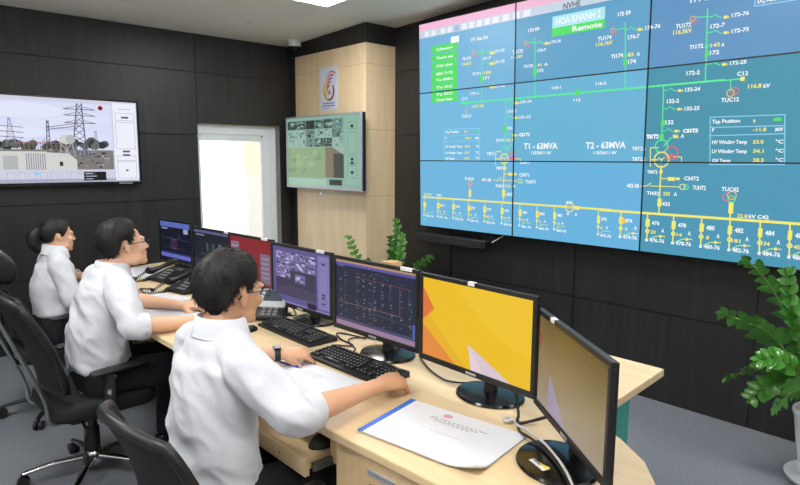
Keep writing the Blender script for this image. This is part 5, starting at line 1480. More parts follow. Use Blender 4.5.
# ------------------------------------------------------------------ plants
def leaf_mesh(mb, base, d, n, L, wd, mi=0):
    d = d.normalized(); n = (n-d*n.dot(d)).normalized(); s = d.cross(n)
    prof = ((0, .12, 0), (.2, .75, .03), (.45, 1, .05), (.7, .8, .02), (.88, .42, -.03), (1, .02, -.09))
    vs = []; fs = []
    for t, w_, h_ in prof:
        c = base+d*(t*L)+n*(h_*L)
        vs += [c-s*(w_*wd)+n*(wd*.35*w_), c, c+s*(w_*wd)+n*(wd*.35*w_)]
    for i in range(len(prof)-1):
        a = 3*i
        fs += [(a, a+1, a+4, a+3), (a+1, a+2, a+5, a+4)]
    k = len(vs); vs += [v-n*.0012 for v in vs]; fs += [tuple(i+k for i in f)[::-1] for f in fs]
    mb.add(vs, fs, mi)
def zz_stem(t, base, tip, bend, n_leaf, L, wd, m_leaf, rnd, start=.3, r0=.009):
    base, tip = V(base), V(tip); mid = (base+tip)/2+V(bend)
    q = lambda s: base*(1-s)**2+mid*2*s*(1-s)+tip*s*s
    s = MB(); s.tube([q(k/10) for k in range(11)], [r0*(1-.06*k) for k in range(11)], 8); s.build('stem', M['stem'], t, 180)
    fr = MB(); ax = (tip-base).normalized(); plane = ax.cross(V((rnd.uniform(-1, 1), rnd.uniform(-1, 1), .2))).normalized()
    for k in range(n_leaf):
        a = start+(1-start)*k/(n_leaf-1); p = q(a); tg = (q(min(1, a+.02))-q(max(0, a-.02))).normalized()
        sg = plane-tg*plane.dot(tg); sg.normalize()
        nn = sg.cross(tg)
        for sgn in (-1, 1):
            d = (sg*sgn*(1.0+rnd.uniform(-.15, .15))+tg*(.65+rnd.uniform(-.15, .2))+nn*rnd.uniform(-.2, .35))
            k2 = 1-.35*abs(a-.6)/.4
            leaf_mesh(fr, p+tg*rnd.uniform(-.01, .01), d, nn*(1 if nn.z > -.2 else -1)+V((0, 0, .3)), L*k2*rnd.uniform(.85, 1.1), wd*k2)
    leaf_mesh(fr, q(.98), tip-q(.9), plane.cross(ax), L*.7, wd*.6)
    fr.build('frond', m_leaf, t, 60)
rnd = random.Random(21)
PX, PY = 3.43, .655
pot = thing('plant_pot', 'white ceramic flower pot with saucer on the carpet at the right edge', 'pot', (PX, PY, 0))
MB().lathe([(0, .012), (.15, .012), (.175, .03), (.18, .045), (.165, .04), (.14, .022), (0, .022)], seg=36, cap=False).build('saucer', M['ceramic'], pot, 40)
MB().lathe([(0, .024), (.105, .024), (.115, .05), (.14, .2), (.158, .34), (.168, .36), (.166, .372), (.152, .372), (.145, .34), (.0, .33)], seg=40, cap=False).build('bowl', M['ceramic'], pot, 40)
pl = thing('zz_plant', 'tall glossy green zz plant in the white pot at the right edge', 'plant', (PX, PY, .332))
MB().lathe([(0, 0), (.13, 0), (.132, .006), (0, .02)], seg=24, cap=False).build('soil', M['soil'], pl, 60)
stems = [((-.03, .05), (-.12, .385, .745), (0, .0, .25)), ((-.05, .06), (-.13, .47, .46), (0, -.0, .22)), ((-.04, .08), (-.2, .40, .16), (0, -.05, .26)), ((0, .02), (-.1, .22, .70), (0, .1, .1)), ((.02, .0), (.05, .12, .66), (0, .1, .1)), ((.0, -.03), (.0, -.15, .62), (0, -.1, .1)), ((-.06, 0), (-.35, .05, .45), (-.1, 0, .2)), ((-.05, .03), (-.28, .25, .30), (-.05, 0, .24)), ((-.02, .05), (-.22, .33, .46), (-.02, 0, .2)), ((.03, -.05), (.15, -.4, .55), (0, -.05, .2)), ((0, -.06), (-.15, -.35, .35), (0, -.1, .2)), ((-.06, .02), (-.32, .15, .12), (-.05, 0, .24)), ((-.03, .03), (-.2, .12, .58), (-.06, 0, .14)), ((-.03, .07), (-.16, .30, .08), (-.03, 0, .24))]
for (bx_, by_), tp, bd in stems: zz_stem(pl, (bx_, by_, .01), tp, bd, 9, .088, .029, M['leaf'], rnd)
# plant behind the desk
PX, PY = 3.15, 3.66
pot = thing('plant_pot', 'dark flower pot standing on the floor behind the counter', 'pot', (PX, PY, 0))
MB().lathe([(0, .0), (.13, .0), (.16, .2), (.185, .36), (.19, .39), (.17, .39), (.16, .36), (.0, .35)], seg=32, cap=False).build('bowl', mat('dark_pot', S(60, 50, 46), .5), pot, 40)
pl = thing('zz_plant', 'green zz plant rising behind the monitors near the column', 'plant', (PX, PY, .352))
MB().lathe([(0, 0), (.15, 0), (.152, .006), (0, .02)], seg=24, cap=False).build('soil', M['soil'], pl, 60)
for (bx_, by_), tp, bd in [((0, -.03), (.03, -.12, .74), (.02, -.05, .1)), ((.01, -.05), (.05, -.16, .63), (.02, -.05, .1)), ((-.01, -.02), (.0, -.09, .60), (.02, -.05, .1)), ((0, .04), (-.12, .30, .58), (0, .02, .0)), ((0, -.05), (.05, -.48, .50), (0, .02, .1)), ((.02, -.04), (.02, -.40, .42), (0, .05, .1)), ((-.03, .03), (-.06, .12, .40), (0, .05, .1)), ((.03, .02), (.1, .02, .41), (0, .05, .1)), ((-.03, -.03), (-.03, -.17, .52), (0, -.02, .1))]:
    zz_stem(pl, (bx_, by_, .01), tp, bd, 10, .066, .022, M['leaf'] if bx_ >= 0 else M['leaf_d'], rnd)
t = thing('cardboard_box', 'small tan box standing on the counter behind the diagram monitor', 'box', (2.13, 2.41, ZD))
MB().bb(-.04, .04, -.04, .04, .001, .258).build('body', M['tan_box'], t, bevel=.002)
MB().bb(-.041, .041, -.005, .005, .22, .2595).build('flap', mat('tan_tape', S(206, 172, 128), .4), t)
# ------------------------------------------------------------------ office chairs
def office_chair(label, loc, rz, top=1.0, lean=.16, headrest=False, silver=True, arm_z=.655, seat_z=.46, bars='alu', hx=0.):
    t = thing('office_chair', label, 'chair', (loc[0], loc[1], 0), radians(rz))
    fm = M['blk']
    # seat
    s = MB(); s.rbox((.02, 0, seat_z-.04), (.48, .48, .085), .09, 6, z_r=.03); s.build('seat', M['blk_mesh'], t, 50)
    s = MB(); s.rbox((.0, 0, seat_z-.1), (.30, .28, .035), .04, 4); s.rbox((-.02, 0, seat_z-.135), (.2, .14, .05), .03, 4); s.build('mechanism', fm, t, 40)
    # backrest: curved panel
    n_, m_ = 14, 10; zb0, zb1 = seat_z+.06, top
    def bp_(u, v):   # u -1..1 across, v 0..1 up
        w_ = .215*(1-.10*(2*v-1)**2)*(1 if v < .8 else sqrt(max(0, 1-((v-.8)/.2)**2*.35)))
        x = -.185-lean*v+.045*u*u+.025*sin(v*pi*1.1)
        return V((x, u*w_, zb0+(zb1-zb0)*v-.03*u*u*(v > .9)))
    s = MB(); fr = [[bp_(2*i/n_-1, j/m_) for i in range(n_+1)] for j in range(m_+1)]
    th = V((-.028, 0, .004)); k = (n_+1)
    vs = [p for r in fr for p in r]; bs = [p+th for p in vs]; fs = []
    N_ = len(vs)
    for j in range(m_):
        for i in range(n_):
            a = j*k+i; fs += [(a, a+1, a+k+1, a+k), (N_+a+k, N_+a+k+1, N_+a+1, N_+a)]
    per = list(range(n_))+[n_+j*k for j in range(m_)]+[m_*k+i for i in range(n_, 0, -1)]+[j*k for j in range(m_, 0, -1)]
    for q in range(len(per)): a, b = per[q], per[(q+1) % len(per)]; fs.append((a, N_+a, N_+b, b))
    s.add(vs+bs, fs); s.build('backrest', M['blk_mesh'], t, 60)
    s = MB(); rim = [bp_(-1, j/m_) for j in range(m_+1)]+[bp_(2*i/n_-1, 1) for i in range(1, n_)]+[bp_(1, j/m_) for j in range(m_, -1, -1)]+[bp_(2*i/n_-1, 0) for i in range(n_-1, 0, -1)]
    s.tube([p+th*.5 for p in rim], .017, 8, closed=True); s.build('back_frame', M['blk_leather'], t, 180)
    # spine / side bars
    if bars == 'spine':
        s = MB(); s.tube([(-.10, 0, seat_z-.12), (-.22, 0, seat_z-.10), (-.265, 0, seat_z+.05), (-.25-lean*.4, 0, seat_z+.22)], [(.035, .012)]*4, 12, sub=4, up=(1, 0, 0)); s.build('back_spine', fm, t, 60)
    for sg in (-1, 1) if bars == 'alu' else ():
        s = MB(); y = .17*sg
        s.tube([(-.16, y*.9, seat_z-.09), (-.225, y, seat_z-.07), (-.245, y*1.06, seat_z+.05), (-.25-lean*.45, y*1.1, seat_z+.28), (-.245-lean*.95, y*1.12, top-.04)], [(.006, .0095)]*5, 10, sub=5); s.build('side_bar', M["alu"] if silver else fm, t, 60)
    if headrest:
        s = MB(); s.tube([(-.23-lean, 0, top-.12), (-.25-lean, 0, top+.02), (-.215-lean, 0, top+.12)], [(.03, .01)]*3, 10, sub=4, up=(1, 0, 0)); s.build('headrest_stem', fm, t, 60)
        s = MB(); R_ = Matrix.Rotation(radians(-14), 3, 'Y')
        rings = []
        for q in range(13):
            a = pi*q/12; y = -.155*cos(a); hh = .095*sqrt(max(.03, 1-(abs(cos(a)))**3.2)); th_ = .028*sqrt(max(.05, 1-abs(cos(a))**4))
            rings.append([V((-.20+hx-lean+.05*cos(a)**2, y, top+.125))+R_ @ V((th_*cos(2*pi*j/16), 0, hh*sin(2*pi*j/16))) for j in range(16)])
        s.loft(rings); s.build('headrest', M['blk_leather'], t, 60)
    # arms
    for sg in (-1, 1):
        s = MB(); y = .275*sg
        s.tube([(-.02, .2*sg, seat_z-.095), (-.01, y*.97, seat_z-.085), (.0, y, seat_z-.02), (.01, y, arm_z-.03), (.015, y, arm_z-.012)], [(.03, .012), (.03, .012), (.034, .014), (.03, .013), (.05, .013)], 12, sub=4, up=(0, 1, 0)); ar = s.build('armrest', fm, t, 60)
        s = MB(); s.rbox((.05, y, arm_z), (.26, .066, .02), .032, 5, Matrix.Rotation(radians(-3), 3, 'Y')); s.build('arm_pad', M['blk_leather'], ar, 40)
        s = MB(); s.cyl((.0, y+.012*sg, seat_z+.05), (.0, y+.019*sg, seat_z+.05), .012, seg=16); s.build('bolt_cap', M['silver'], ar, 40)
    # lever, lift, base
    s = MB(); s.tube([(-.08, -.12, seat_z-.125), (-.09, -.2, seat_z-.13), (-.1, -.215, seat_z-.2), (-.1, -.215, seat_z-.25)], .007, 8, sub=3); s.ell((-.1, -.215, seat_z-.27), (.014, .018, .032)); s.build('lever', fm, t, 60)
    s = MB(); s.cyl((0, 0, .2), (0, 0, seat_z-.12), .022, seg=20); s.cyl((0, 0, .1), (0, 0, .25), .031, seg=20); s.build('gas_lift', fm, t, 40)
    bmat = M['chrome'] if silver else fm
    s = MB(); s.lathe([(.0, .06), (.045, .06), (.048, .075), (.042, .12), (.034, .128), (.0, .128)], seg=24, cap=False); hb = s.build('hub', bmat, t, 40)
    for q in range(5):
        a = 2*pi*q/5+.35; d = V((cos(a), sin(a), 0))
        s = MB(); s.tube([d*.03+V((0, 0, .1)), d*.18+V((0, 0, .092)), d*.31+V((0, 0, .07))], [(.022, .016), (.017, .012), (.014, .009)], 10, sub=3); s.build('base_leg', bmat, t, 60)
        s = MB(); sd = V((-d.y, d.x, 0)); c_ = d*.31+V((0, 0, .028))
        for e in (-.014, .014): s.cyl(c_+sd*(e-.008), c_+sd*(e+.008), .0275, seg=18)
        s.tube([c_+V((0, 0, .0)), c_+V((0, 0, .045))], .009, 8); s.build('caster', fm, t, 40)
    return t

# ------------------------------------------------------------------ people
from mathutils.bvhtree import BVHTree
def basis(fwd, up=(0, 0, 1)):
    x = V(fwd).normalized(); y = V(up).cross(x).normalized(); z = x.cross(y)
    return Matrix((x, y, z)).transposed()
def add_hand(mb, wrist, fdir, back, thumb_sign, curl, sc_=1., thumb=(50, -.25, 20), spread=1., fl_=None):
    x = V(fdir).normalized(); z = V(back); z = (z-x*z.dot(x)).normalized(); y = z.cross(x)
    R = Matrix((x, y, z)).transposed(); o = V(wrist)
    P = lambda a, b, c: o+R @ (V((a, b, c))*sc_)
    mb.tube([P(-.02, 0, 0), P(.0, 0, 0), P(.03, 0, .002), P(.06, 0, .003), P(.086, 0, 0)], [(r[0]*sc_, r[1]*sc_) for r in ((.027, .02), (.027, .019), (.036, .017), (.041, .016), (.039, .0125))], 16, up=z, sub=3, dome=True)
    nails = []
    for i, (yo, L, r) in enumerate(((.029, .074, .0088), (.0095, .082, .009), (-.0105, .076, .0086), (-.029, .06, .0076))):
        c = curl[i] if isinstance(curl[0], (list, tuple)) else curl
        p = V((.078-.004*abs(i-1), yo*thumb_sign, .002)); pts = [p.copy()]; an = 0; rr = [r*1.08]
        yaw = radians((6-4.5*i)*spread)*thumb_sign
        for k, fr in enumerate((.46, .30, .24)):
            an += radians(c[k]); d = V((cos(an)*cos(yaw), cos(an)*sin(yaw), -sin(an))); p = p+d*L*fr; pts.append(p.copy()); rr.append(r*(1.0-.07*(k+1)))
        mb.tube([o+R @ (q*sc_) for q in pts], [q*sc_ for q in rr], 12, up=y, sub=4, dome=True)
    a, dz, c2 = thumb; a = radians(a)
    p = V((.018, .022*thumb_sign, -.006)); d = V((cos(a), sin(a)*thumb_sign, dz)).normalized(); pts = [p.copy(), p+d*.046]
    d2 = V((cos(a-radians(c2)), sin(a-radians(c2))*thumb_sign, dz*1.2)).normalized(); pts += [pts[-1]+d2*.034, pts[-1]+d2*.034+V((cos(a-radians(c2*1.9)), sin(a-radians(c2*1.9))*thumb_sign, dz*1.3)).normalized()*.026]
    mb.tube([o+R @ (q*sc_) for q in pts], [.0155*sc_, .0118*sc_, .0102*sc_, .0085*sc_], 12, up=y, sub=4, dome=True)

def fold_noise(p, f, seed):
    q = V((p.x*f[0]+seed, p.y*f[1]+seed*.7, p.z*f[2]))
    a = noise.noise(q); b = noise.noise(q*2.1+V((3, 1, 7)))
    return (1-abs(a)*2.2)*.7+(1-abs(b)*2.2)*.3

def person(label, cat_loc, J, fem=False, skin='skin1', head_dir=(1, 0, 0), head_up=(0, 0, 1), hair=None, glasses=True, watch=None, hs=1., seed=1.):
    root = thing('person', label, 'person', (cat_loc[0], cat_loc[1], 0))
    off = V((cat_loc[0], cat_loc[1], 0))
    g = lambda k: V(J[k])
    body = MB(off)
    # head in its own frame: x forward, y left, z up
    HM = Matrix.Translation(g('head')) @ basis(head_dir, head_up).to_4x4() @ Matrix.Scale(hs, 4)
    hp = lambda x, y, z: HM @ V((x, y, z))
    HR = HM.to_3x3()
    def he(c, r, rot=None): body.ell(hp(*c), tuple(q for q in r), HR @ rot if rot else HR, 24, 16)
    he((-.02, 0, .028), (.093, .073, .083)); he((.026, 0, -.018), (.062, .061, .088)); he((.0, 0, .0), (.075, .068, .07))
    he((.030, 0, -.068), (.052, .050 if not fem else .046, .044)); he((.069, 0, -.097), (.020, .024, .016))
    for sg in (-1, 1):
        he((.056, .036*sg, -.026), (.028, .024, .024)); he((.076, .026*sg, .020), (.012, .028, .009)); he((.018, .048*sg, -.068), (.036, .014, .03))
        he((.092, .011*sg, -.033), (.010, .007, .006))
        er = Matrix.Rotation(radians(-14), 3, 'Y') @ Matrix.Rotation(radians(18*sg), 3, 'Z')
        he((-.012, .075*sg, -.006), (.0155, .008, .027), er); he((-.006, .073*sg, -.026), (.010, .008, .012))
    body.tube([hp(.081, 0, .014), hp(.090, 0, -.012), hp(.0985, 0, -.030)], [.008*hs, .009*hs, .0105*hs], 12, dome=True)
    he((.083, 0, -.056), (.011, .022, .0065)); he((.0815, 0, -.067), (.011, .018, .007)); he((.076, 0, -.080), (.012, .02, .009))
    # neck
    nb, c7 = g('neck_base'), g('c7')
    nk = .054 if not fem else .046
    body.tube([nb-V((0, 0, .04)), nb+V((0, 0, .02)), (nb+hp(-.022, 0, -.07))/2+V((0, 0, .02)), hp(-.018, 0, -.055), hp(-.015, 0, .0)], [(nk+.008, nk+.008), (nk, nk+.002), (nk-.002, nk), (nk, nk+.004), (nk-.004, nk)], 20, up=(0, 1, 0), sub=4)
    # torso rings (centre, lateral radius, depth radius)
    T = J['torso']
    body.tube([q[0] for q in T], [(q[1]-.014, q[2]-.014) for q in T], 28, up=V(J['fwd']), sub=4, dome=True)
    ar = .9 if fem else 1.
    for sd in 'lr':
        S_, Eb, Wr = g('sh_'+sd), g('el_'+sd), g('wr_'+sd)
        body.ell(S_, .05*ar)
        body.tube([nb-V((0, 0, .02)), (nb*.4+S_*.6)+V((0, 0, .0)), S_], [.04*ar, .042*ar, .044*ar], 14, sub=3)
        body.tube([S_, S_.lerp(Eb, .5), Eb], [.048*ar, .043*ar, .037*ar], 16, sub=5, dome=True)
        body.tube([Eb, Eb.lerp(Wr, .3), Eb.lerp(Wr, .75), Wr], [(.038*ar, .038*ar), (.041*ar, .038*ar), (.031*ar, .027*ar), (.027*ar, .02*ar)], 16, sub=4, up=V(J['hb_'+sd]), dome=True)
        add_hand(body, Wr, J['hd_'+sd], J['hb_'+sd], 1 if sd == 'r' else -1, J['cu_'+sd], .92*ar if fem else 1.08, J.get('th_'+sd, (50, -.25, 20)), 1.7)
        Hp, Kn, An = g('hip_'+sd), g('kn_'+sd), g('an_'+sd)
        body.tube([Hp, Hp.lerp(Kn, .5), Kn], [.07*ar, .066*ar, .05*ar], 16, sub=4, dome=True)
        body.tube([Kn, Kn.lerp(An, .35), An], [.048*ar, .048*ar, .034*ar], 16, sub=4, dome=True)
        body.tube([An, An+V((.06, 0, -.04)), An+V((.13, 0, -.05))], [.032, .03, .022], 12, dome=True)
    me = remesh(body, .0042, 3)
    lipm = M['lip']; me.materials.clear(); me.materials.append(M[skin]); me.materials.append(lipm)
    inv = HM.inverted()
    mi = []
    for p in me.polygons:
        q = inv @ (p.center+off)
        mi.append(1 if (q.x > .081 and abs(q.y) < .021*(1-(max(0, abs(q.z+.062)-.003)/.014)) and abs(q.z+.062) < .0125) else 0)
    me.polygons.foreach_set('material_index', mi)
    link('body', me, root, 180)
    bvh = BVHTree.FromPolygons([v.co+off for v in me.vertices], [tuple(p.vertices) for p in me.polygons])
    # eyes, brows
    for sg in (-1, 1):
        s = MB(off); s.ell(hp(.0722, .031*sg, .003), .0122*hs, HR); e = s.build('eye', M['eye'], root, 180)
        s = MB(off); s.ell(hp(.0802, .0314*sg, .003), (.0056*hs, .0068*hs, .0068*hs), HR); s.build('iris', M['iris'], e, 180)
        s = MB(off); s.tube([hp(.086, .012*sg, .021), hp(.0885, .028*sg, .026), hp(.079, .046*sg, .021)], [(.002, .004), (.0025, .0045), (.0012, .002)], 8, sub=4, up=HR @ V((1, 0, 0))); s.build('eyebrow', M['hair'], root, 180)
    # ---------------- hair
    C0 = V((-.018, 0, .03))
    def hairline(az):   # az degrees from the front, returns lowest z in head frame
        a = abs(az)
        pts = J['hairline']
        for (a0, z0), (a1, z1) in zip(pts, pts[1:]):
            if a <= a1: return z0+(z1-z0)*(a-a0)/(a1-a0)
        return pts[-1][1]
    def skin_pt(d):
        o_ = HM @ (C0+d*.25); dr = (HM.to_3x3() @ (-d)).normalized()
        h = bvh.ray_cast(o_, dr)
        return inv @ h[0] if h[0] else C0+d*.09
    rnd = random.Random(int(seed*10))
    TH = J['hair_th']
    def cap_pt(th, ph):
        d = V((sin(th)*cos(ph), sin(th)*sin(ph), cos(th))); p = skin_pt(d)
        ry = p.y
        if abs(ry) > .078: p = p*1.0; p.y = .078*(1 if ry > 0 else -1)
        az = math.degrees(math.atan2(p.y, p.x+.0)); m_ = p.z-hairline(az)
        top = max(0, min(1, (p.z-.02)/.08)); bk = max(0, min(1, -p.x/.08))
        t_ = (TH[0]*top+TH[1]*(1-top)*(1-bk)+TH[2]*(1-top)*bk)
        e = max(0, min(1, m_/.028)); e = e*e*(3-2*e)
        nz = noise.noise(V((p.x, p.y, p.z))*30+V((seed, 0, 0)))*.003+noise.noise(V((p.x, p.y, p.z))*70)*.0012
        return p+d*(.0015+(t_+nz)*e if m_ > 0 else -.006), m_, d
    nu, nv = 72, 46; s = MB(off); P = []; Mk = []
    for i in range(nv+1):
        th = .001+(pi*.80)*i/nv
        for j in range(nu):
            p, m_, d = cap_pt(th, 2*pi*j/nu); P.append(HM @ p); Mk.append(m_)
    fs = []
    for i in range(nv):
        for j in range(nu):
            q = (i*nu+j, i*nu+(j+1) % nu, (i+1)*nu+(j+1) % nu, (i+1)*nu+j)
            if max(Mk[k] for k in q) > -.002 and min(Mk[k] for k in q) > -.02 and max((P[q[e]]-P[q[e-1]]).length for e in range(4)) < .026: fs.append(q)
    s.add(P, fs); hr = s.build('hair', M['hair'], root, 180)
    # strands lying over the cap
    s = MB(off); n_str = J.get('strands', 1500); whorl = V((-.055, .008, .115)); cnt = 0
    while cnt < n_str:
        th = math.acos(1-1.75*rnd.random()); ph = 2*pi*rnd.random()
        p, m_, d = cap_pt(th, ph)
        if m_ < .006: cnt += .3; continue
        cnt += 1
        fl = (p-whorl); fl = fl-d*fl.dot(d)
        if p.x > .0 and p.z > .05: fl = V(J.get('comb', (.5, -.9, 0)))+fl*4
        fl = fl-d*fl.dot(d)
        if fl.length < 1e-4: continue
        fl = fl.normalized()+V((0, 0, -.35 if not fem else -.1)); fl = (fl-d*fl.dot(d)).normalized()
        if fem: fl = V((-.1, 0, .01))-p; fl = (fl-d*fl.dot(d)).normalized()
        fl = (fl+V((rnd.gauss(0, .25), rnd.gauss(0, .25), rnd.gauss(0, .2)))*(.4 if fem else 1)).normalized()
        L = rnd.uniform(.014, .034)*(.7 if m_ < .03 else 1); pts = []; q = p-d*.004
        lift = rnd.uniform(-.02, .28)*(.35 if fem else 1)
        for k in range(4):
            pts.append(HM @ q); st = (fl+d*(lift*(1-.55*k))).normalized(); q = q+st*L/3
            # keep it on the head
        w_ = rnd.uniform(.0009, .0018)
        s.tube(pts, [w_, w_*.9, w_*.6, .0002], 3, up=HR @ d, cap=False)
    s.build('strand', M['hair'], hr, 180)
    if fem:
        s = MB(off); tail = [hp(-.098, 0, .035), hp(-.128, .0, .030), hp(-.150, 0, -.005), hp(-.148, 0, -.055), hp(-.13, 0, -.095), hp(-.115, 0, -.115)]
        s.tube(tail, [.016, .027, .038, .036, .022, .006], 18, sub=5, up=HR @ V((0, 1, 0)), dome=True); pt = s.build('ponytail', M['hair'], hr, 180)
        s = MB(off)
        for k in range(260):
            a = 2*pi*rnd.random(); r0 = rnd.uniform(.8, 1.05)
            pts = []
            for c_, r_ in zip(tail[1:], (.027, .038, .036, .024, .012)):
                pts.append(V(c_)+HR @ V((cos(a)*.5*r_*r0, sin(a)*r_*r0, cos(a)*.7*r_*r0))+V((rnd.gauss(0, .002), rnd.gauss(0, .002), 0)))
            s.tube(pts, [.0014, .0014, .0014, .001, .0002], 3, sub=2, cap=False)
        s.build('strand', M['hair'], pt, 180)
        s = MB(off); cc = hp(-.112, 0, .034); ax = (HR @ V((1, 0, .1))).normalized(); y_ = HR @ V((0, 1, 0)); z_ = ax.cross(y_).normalized()
        s.tube([cc+(y_*cos(2*pi*k/16)+z_*sin(2*pi*k/16))*.021 for k in range(16)], .006, 8, closed=True); s.build('hair_tie', mat('hair_tie_beige', S(190, 160, 140), .6), root, 180)
    # ---------------- shirt
    s = MB(off); T = J['shirt']
    s.tube([q[0] for q in T], [(q[1], q[2]) for q in T], 36, up=V(J['fwd']), sub=5)
    for sd in 'lr':
        S_, Eb, Wr = g('sh_'+sd), g('el_'+sd), g('wr_'+sd); k = J.get('cuff_'+sd, .18)
        s.tube([nb-V((0, 0, .012)), nb*.5+S_*.5+V((0, 0, .008)), S_+V((0, 0, -.004))], [(.05*ar, .05*ar), (.058*ar, .055*ar), (.062*ar, .062*ar)], 20, sub=4, dome=True)
        cu = Eb.lerp(Wr, k)
        if k < .12: cu = Eb+(Wr-Eb).normalized()*.058
        s.tube([S_, S_.lerp(Eb, .35), S_.lerp(Eb, .75), Eb, cu], [x*ar for x in (.067, .065, .060, .055, .052)], 24, sub=6, dome=False)
        s.ell(S_, .068*ar)
    me = remesh(s, .0075, 5)
    f = J.get('fold', (5, 5, 9)); amp = J.get('amp', .0075)
    nrm = [v.normal.copy() for v in me.vertices]
    for v, n_ in zip(me.vertices, nrm):
        p = v.co+off
        # drag folds that run from the shoulders to the waist
        q = V((p.x+.35*p.z, p.y-.3*p.z, p.z*.8+.4*p.x))
        lo = 1.0 if p.z < J['c7'][2]-.08 else max(.25, (J['c7'][2]-p.z)/.08)
        v.co += n_*(amp*lo*(fold_noise(q, f, seed)-.3)+.003*noise.noise(p*7+V((seed, 2, 3))))
    me.materials.clear(); me.materials.append(M['shirt']); sh = link('shirt', me, root, 180)
    # collar
    ax = (V(J['neck_axis'])).normalized(); fd = V(J['fwd']); fd = (fd-ax*fd.dot(ax)).normalized(); ld = ax.cross(fd)
    cb_ = nb+ax*J.get('collar_h', .012); rk = nk+.012; rings = []
    for k in range(41):
        a = radians(26+308*k/40); e = fd*cos(a)+ld*sin(a); fr = .5+.5*cos(a)
        ring = [(rk+.010, -.022), (rk, .0), (rk-.003, .030), (rk+.003, .036), (rk+.009, .033), (rk+.017+.012*fr, -.014-.010*fr), (rk+.021+.012*fr, -.022-.014*fr), (rk+.014, -.030)]
        rings.append([cb_+e*r_+ax*h_ for r_, h_ in ring])
    s = MB(off); s.loft(rings); s.build('collar', M['shirt'], sh, 60)
    for sd in 'lr':
        Eb, Wr = g('el_'+sd), g('wr_'+sd); k = J.get('cuff_'+sd, .18); d = (Wr-Eb).normalized()
        cu = Eb.lerp(Wr, k) if k >= .12 else Eb+d*.058
        s = MB(off); R_ = basis(d); rings = []
        for q, rr in ((-.04, .056), (-.036, .0595), (.010, .060), (.014, .058), (.013, .052), (-.02, .048)):
            rings.append([cu+d*q+R_ @ V((0, cos(2*pi*j/28)*rr*ar*(1+.03*sin(3*j)), sin(2*pi*j/28)*rr*ar)) for j in range(28)])
        s.loft(rings, False); s.build('cuff', M['shirt'], sh, 60)
    # ---------------- trousers and shoes
    s = MB(off)
    Hc = (g('hip_l')+g('hip_r'))/2
    s.tube([Hc+V((-.0, 0, .11)), Hc+V((-.005, 0, .04)), Hc+V((.0, 0, -.02))], [(.158, .118), (.168, .125), (.165, .115)] if not fem else [(.14, .11), (.155, .118), (.155, .11)], 28, up=V(J['fwd']), sub=3, dome=True)
    for sd in 'lr':
        Hp, Kn, An = g('hip_'+sd), g('kn_'+sd), g('an_'+sd)
        s.tube([Hp, Hp.lerp(Kn, .5), Kn], [.084*ar, .08*ar, .066*ar], 20, sub=4, dome=True); s.tube([Kn, Kn.lerp(An, .5), An+V((0, 0, -.02))], [.066*ar, .062*ar, .058*ar], 20, sub=4)
    me = remesh(s, .009, 4)
    for v in me.vertices:
        v.co += v.normal*.004*fold_noise(v.co+off, (7, 7, 7), seed+4)
    me.materials.clear(); me.materials.append(M['trouser']); link('trousers', me, root, 180)
    for sd in 'lr':
        An = g('an_'+sd); s = MB(off); z_ = .0
        rings = []
        for x, w_, h_ in ((-.075, .022, .05), (-.06, .034, .075), (-.02, .038, .085), (.04, .038, .075), (.1, .046, .058), (.15, .042, .042), (.185, .02, .026)):
            rings.append([V((An.x+x, An.y+cos(2*pi*j/16)*w_, max(.002, h_/2+sin(2*pi*j/16)*h_/2))) for j in range(16)])
        s.loft(rings); s.build('shoe', M['shoe'], root, 60)
    if glasses:
        s = MB(off)
        for sg in (-1, 1):
            pts = []
            for k in range(20):
                a = 2*pi*k/20; c_, d_ = cos(a), sin(a); pts.append(hp(.1005-.010*abs(c_*.6+.4*1)*0-.10*(.033+c_*.026-.033)**2*4, (.034+abs(c_)**.7*(1 if c_ > 0 else -1)*.026)*sg, .000+abs(d_)**.7*(1 if d_ > 0 else -1)*.017))
            s.tube(pts, .0013, 6, closed=True)
            s.tube([hp(.098, .060*sg, .008), hp(.085, .0715*sg, .009), hp(.03, .0765*sg, .010), hp(-.012, .0785*sg, .010), hp(-.03, .077*sg, -.008)], .0018, 6, sub=4)
        s.tube([hp(.1, .009, .004), hp(.104, 0, .007), hp(.1, -.009, .004)], .0014, 6, sub=3); s.build('glasses', M['blk_gloss'], root, 180)
    if watch:
        Eb, Wr = g('el_'+watch), g('wr_'+watch); d = (Wr-Eb).normalized(); c_ = Wr-d*.022; bz = V(J['hb_'+watch]); bz = (bz-d*bz.dot(d)).normalized(); by = bz.cross(d)
        s = MB(off); rings = []
        for q, r_ in ((-.011, 0), (-.011, .003), (.011, .003), (.011, 0)):
            rings.append([c_+d*q+by*(cos(2*pi*j/24)*(.0305+r_))+bz*(sin(2*pi*j/24)*(.0245+r_)) for j in range(24)])
        s.loft(rings, False, closed=True); wt = s.build('watch_strap', M['blk'], root, 60)
        s = MB(off); s.box(c_+bz*.029, (.030, .026, .007), Matrix((d, by, bz)).transposed()); s.build('watch_case', M['blk_gloss'], wt, bevel=.003)
        s = MB(off); s.tube([c_-d*.014+by*(cos(2*pi*j/24)*.0325)+bz*(sin(2*pi*j/24)*.0265) for j in range(24)], .002, 6, closed=True); s.build('watch_edge', M['silver'], wt, 180)
    return root
HL_M = [(0, .078), (36, .076), (50, .062), (64, .046), (76, .022), (86, .004), (93, .030), (112, .030), (122, -.01), (140, -.048), (180, -.056)]
HL_W = [(0, .062), (35, .058), (55, .03), (70, .0), (84, -.012), (94, .02), (112, .018), (125, -.03), (145, -.05), (180, -.055)]
def tz(pts): return [((V(a)), b, c) for a, b, c in pts]
def torso(x_y, prof):   # prof: (x offset, z, rx, ry)
    return [(V((x, x_y, z)), a, b) for x, z, a, b in prof]

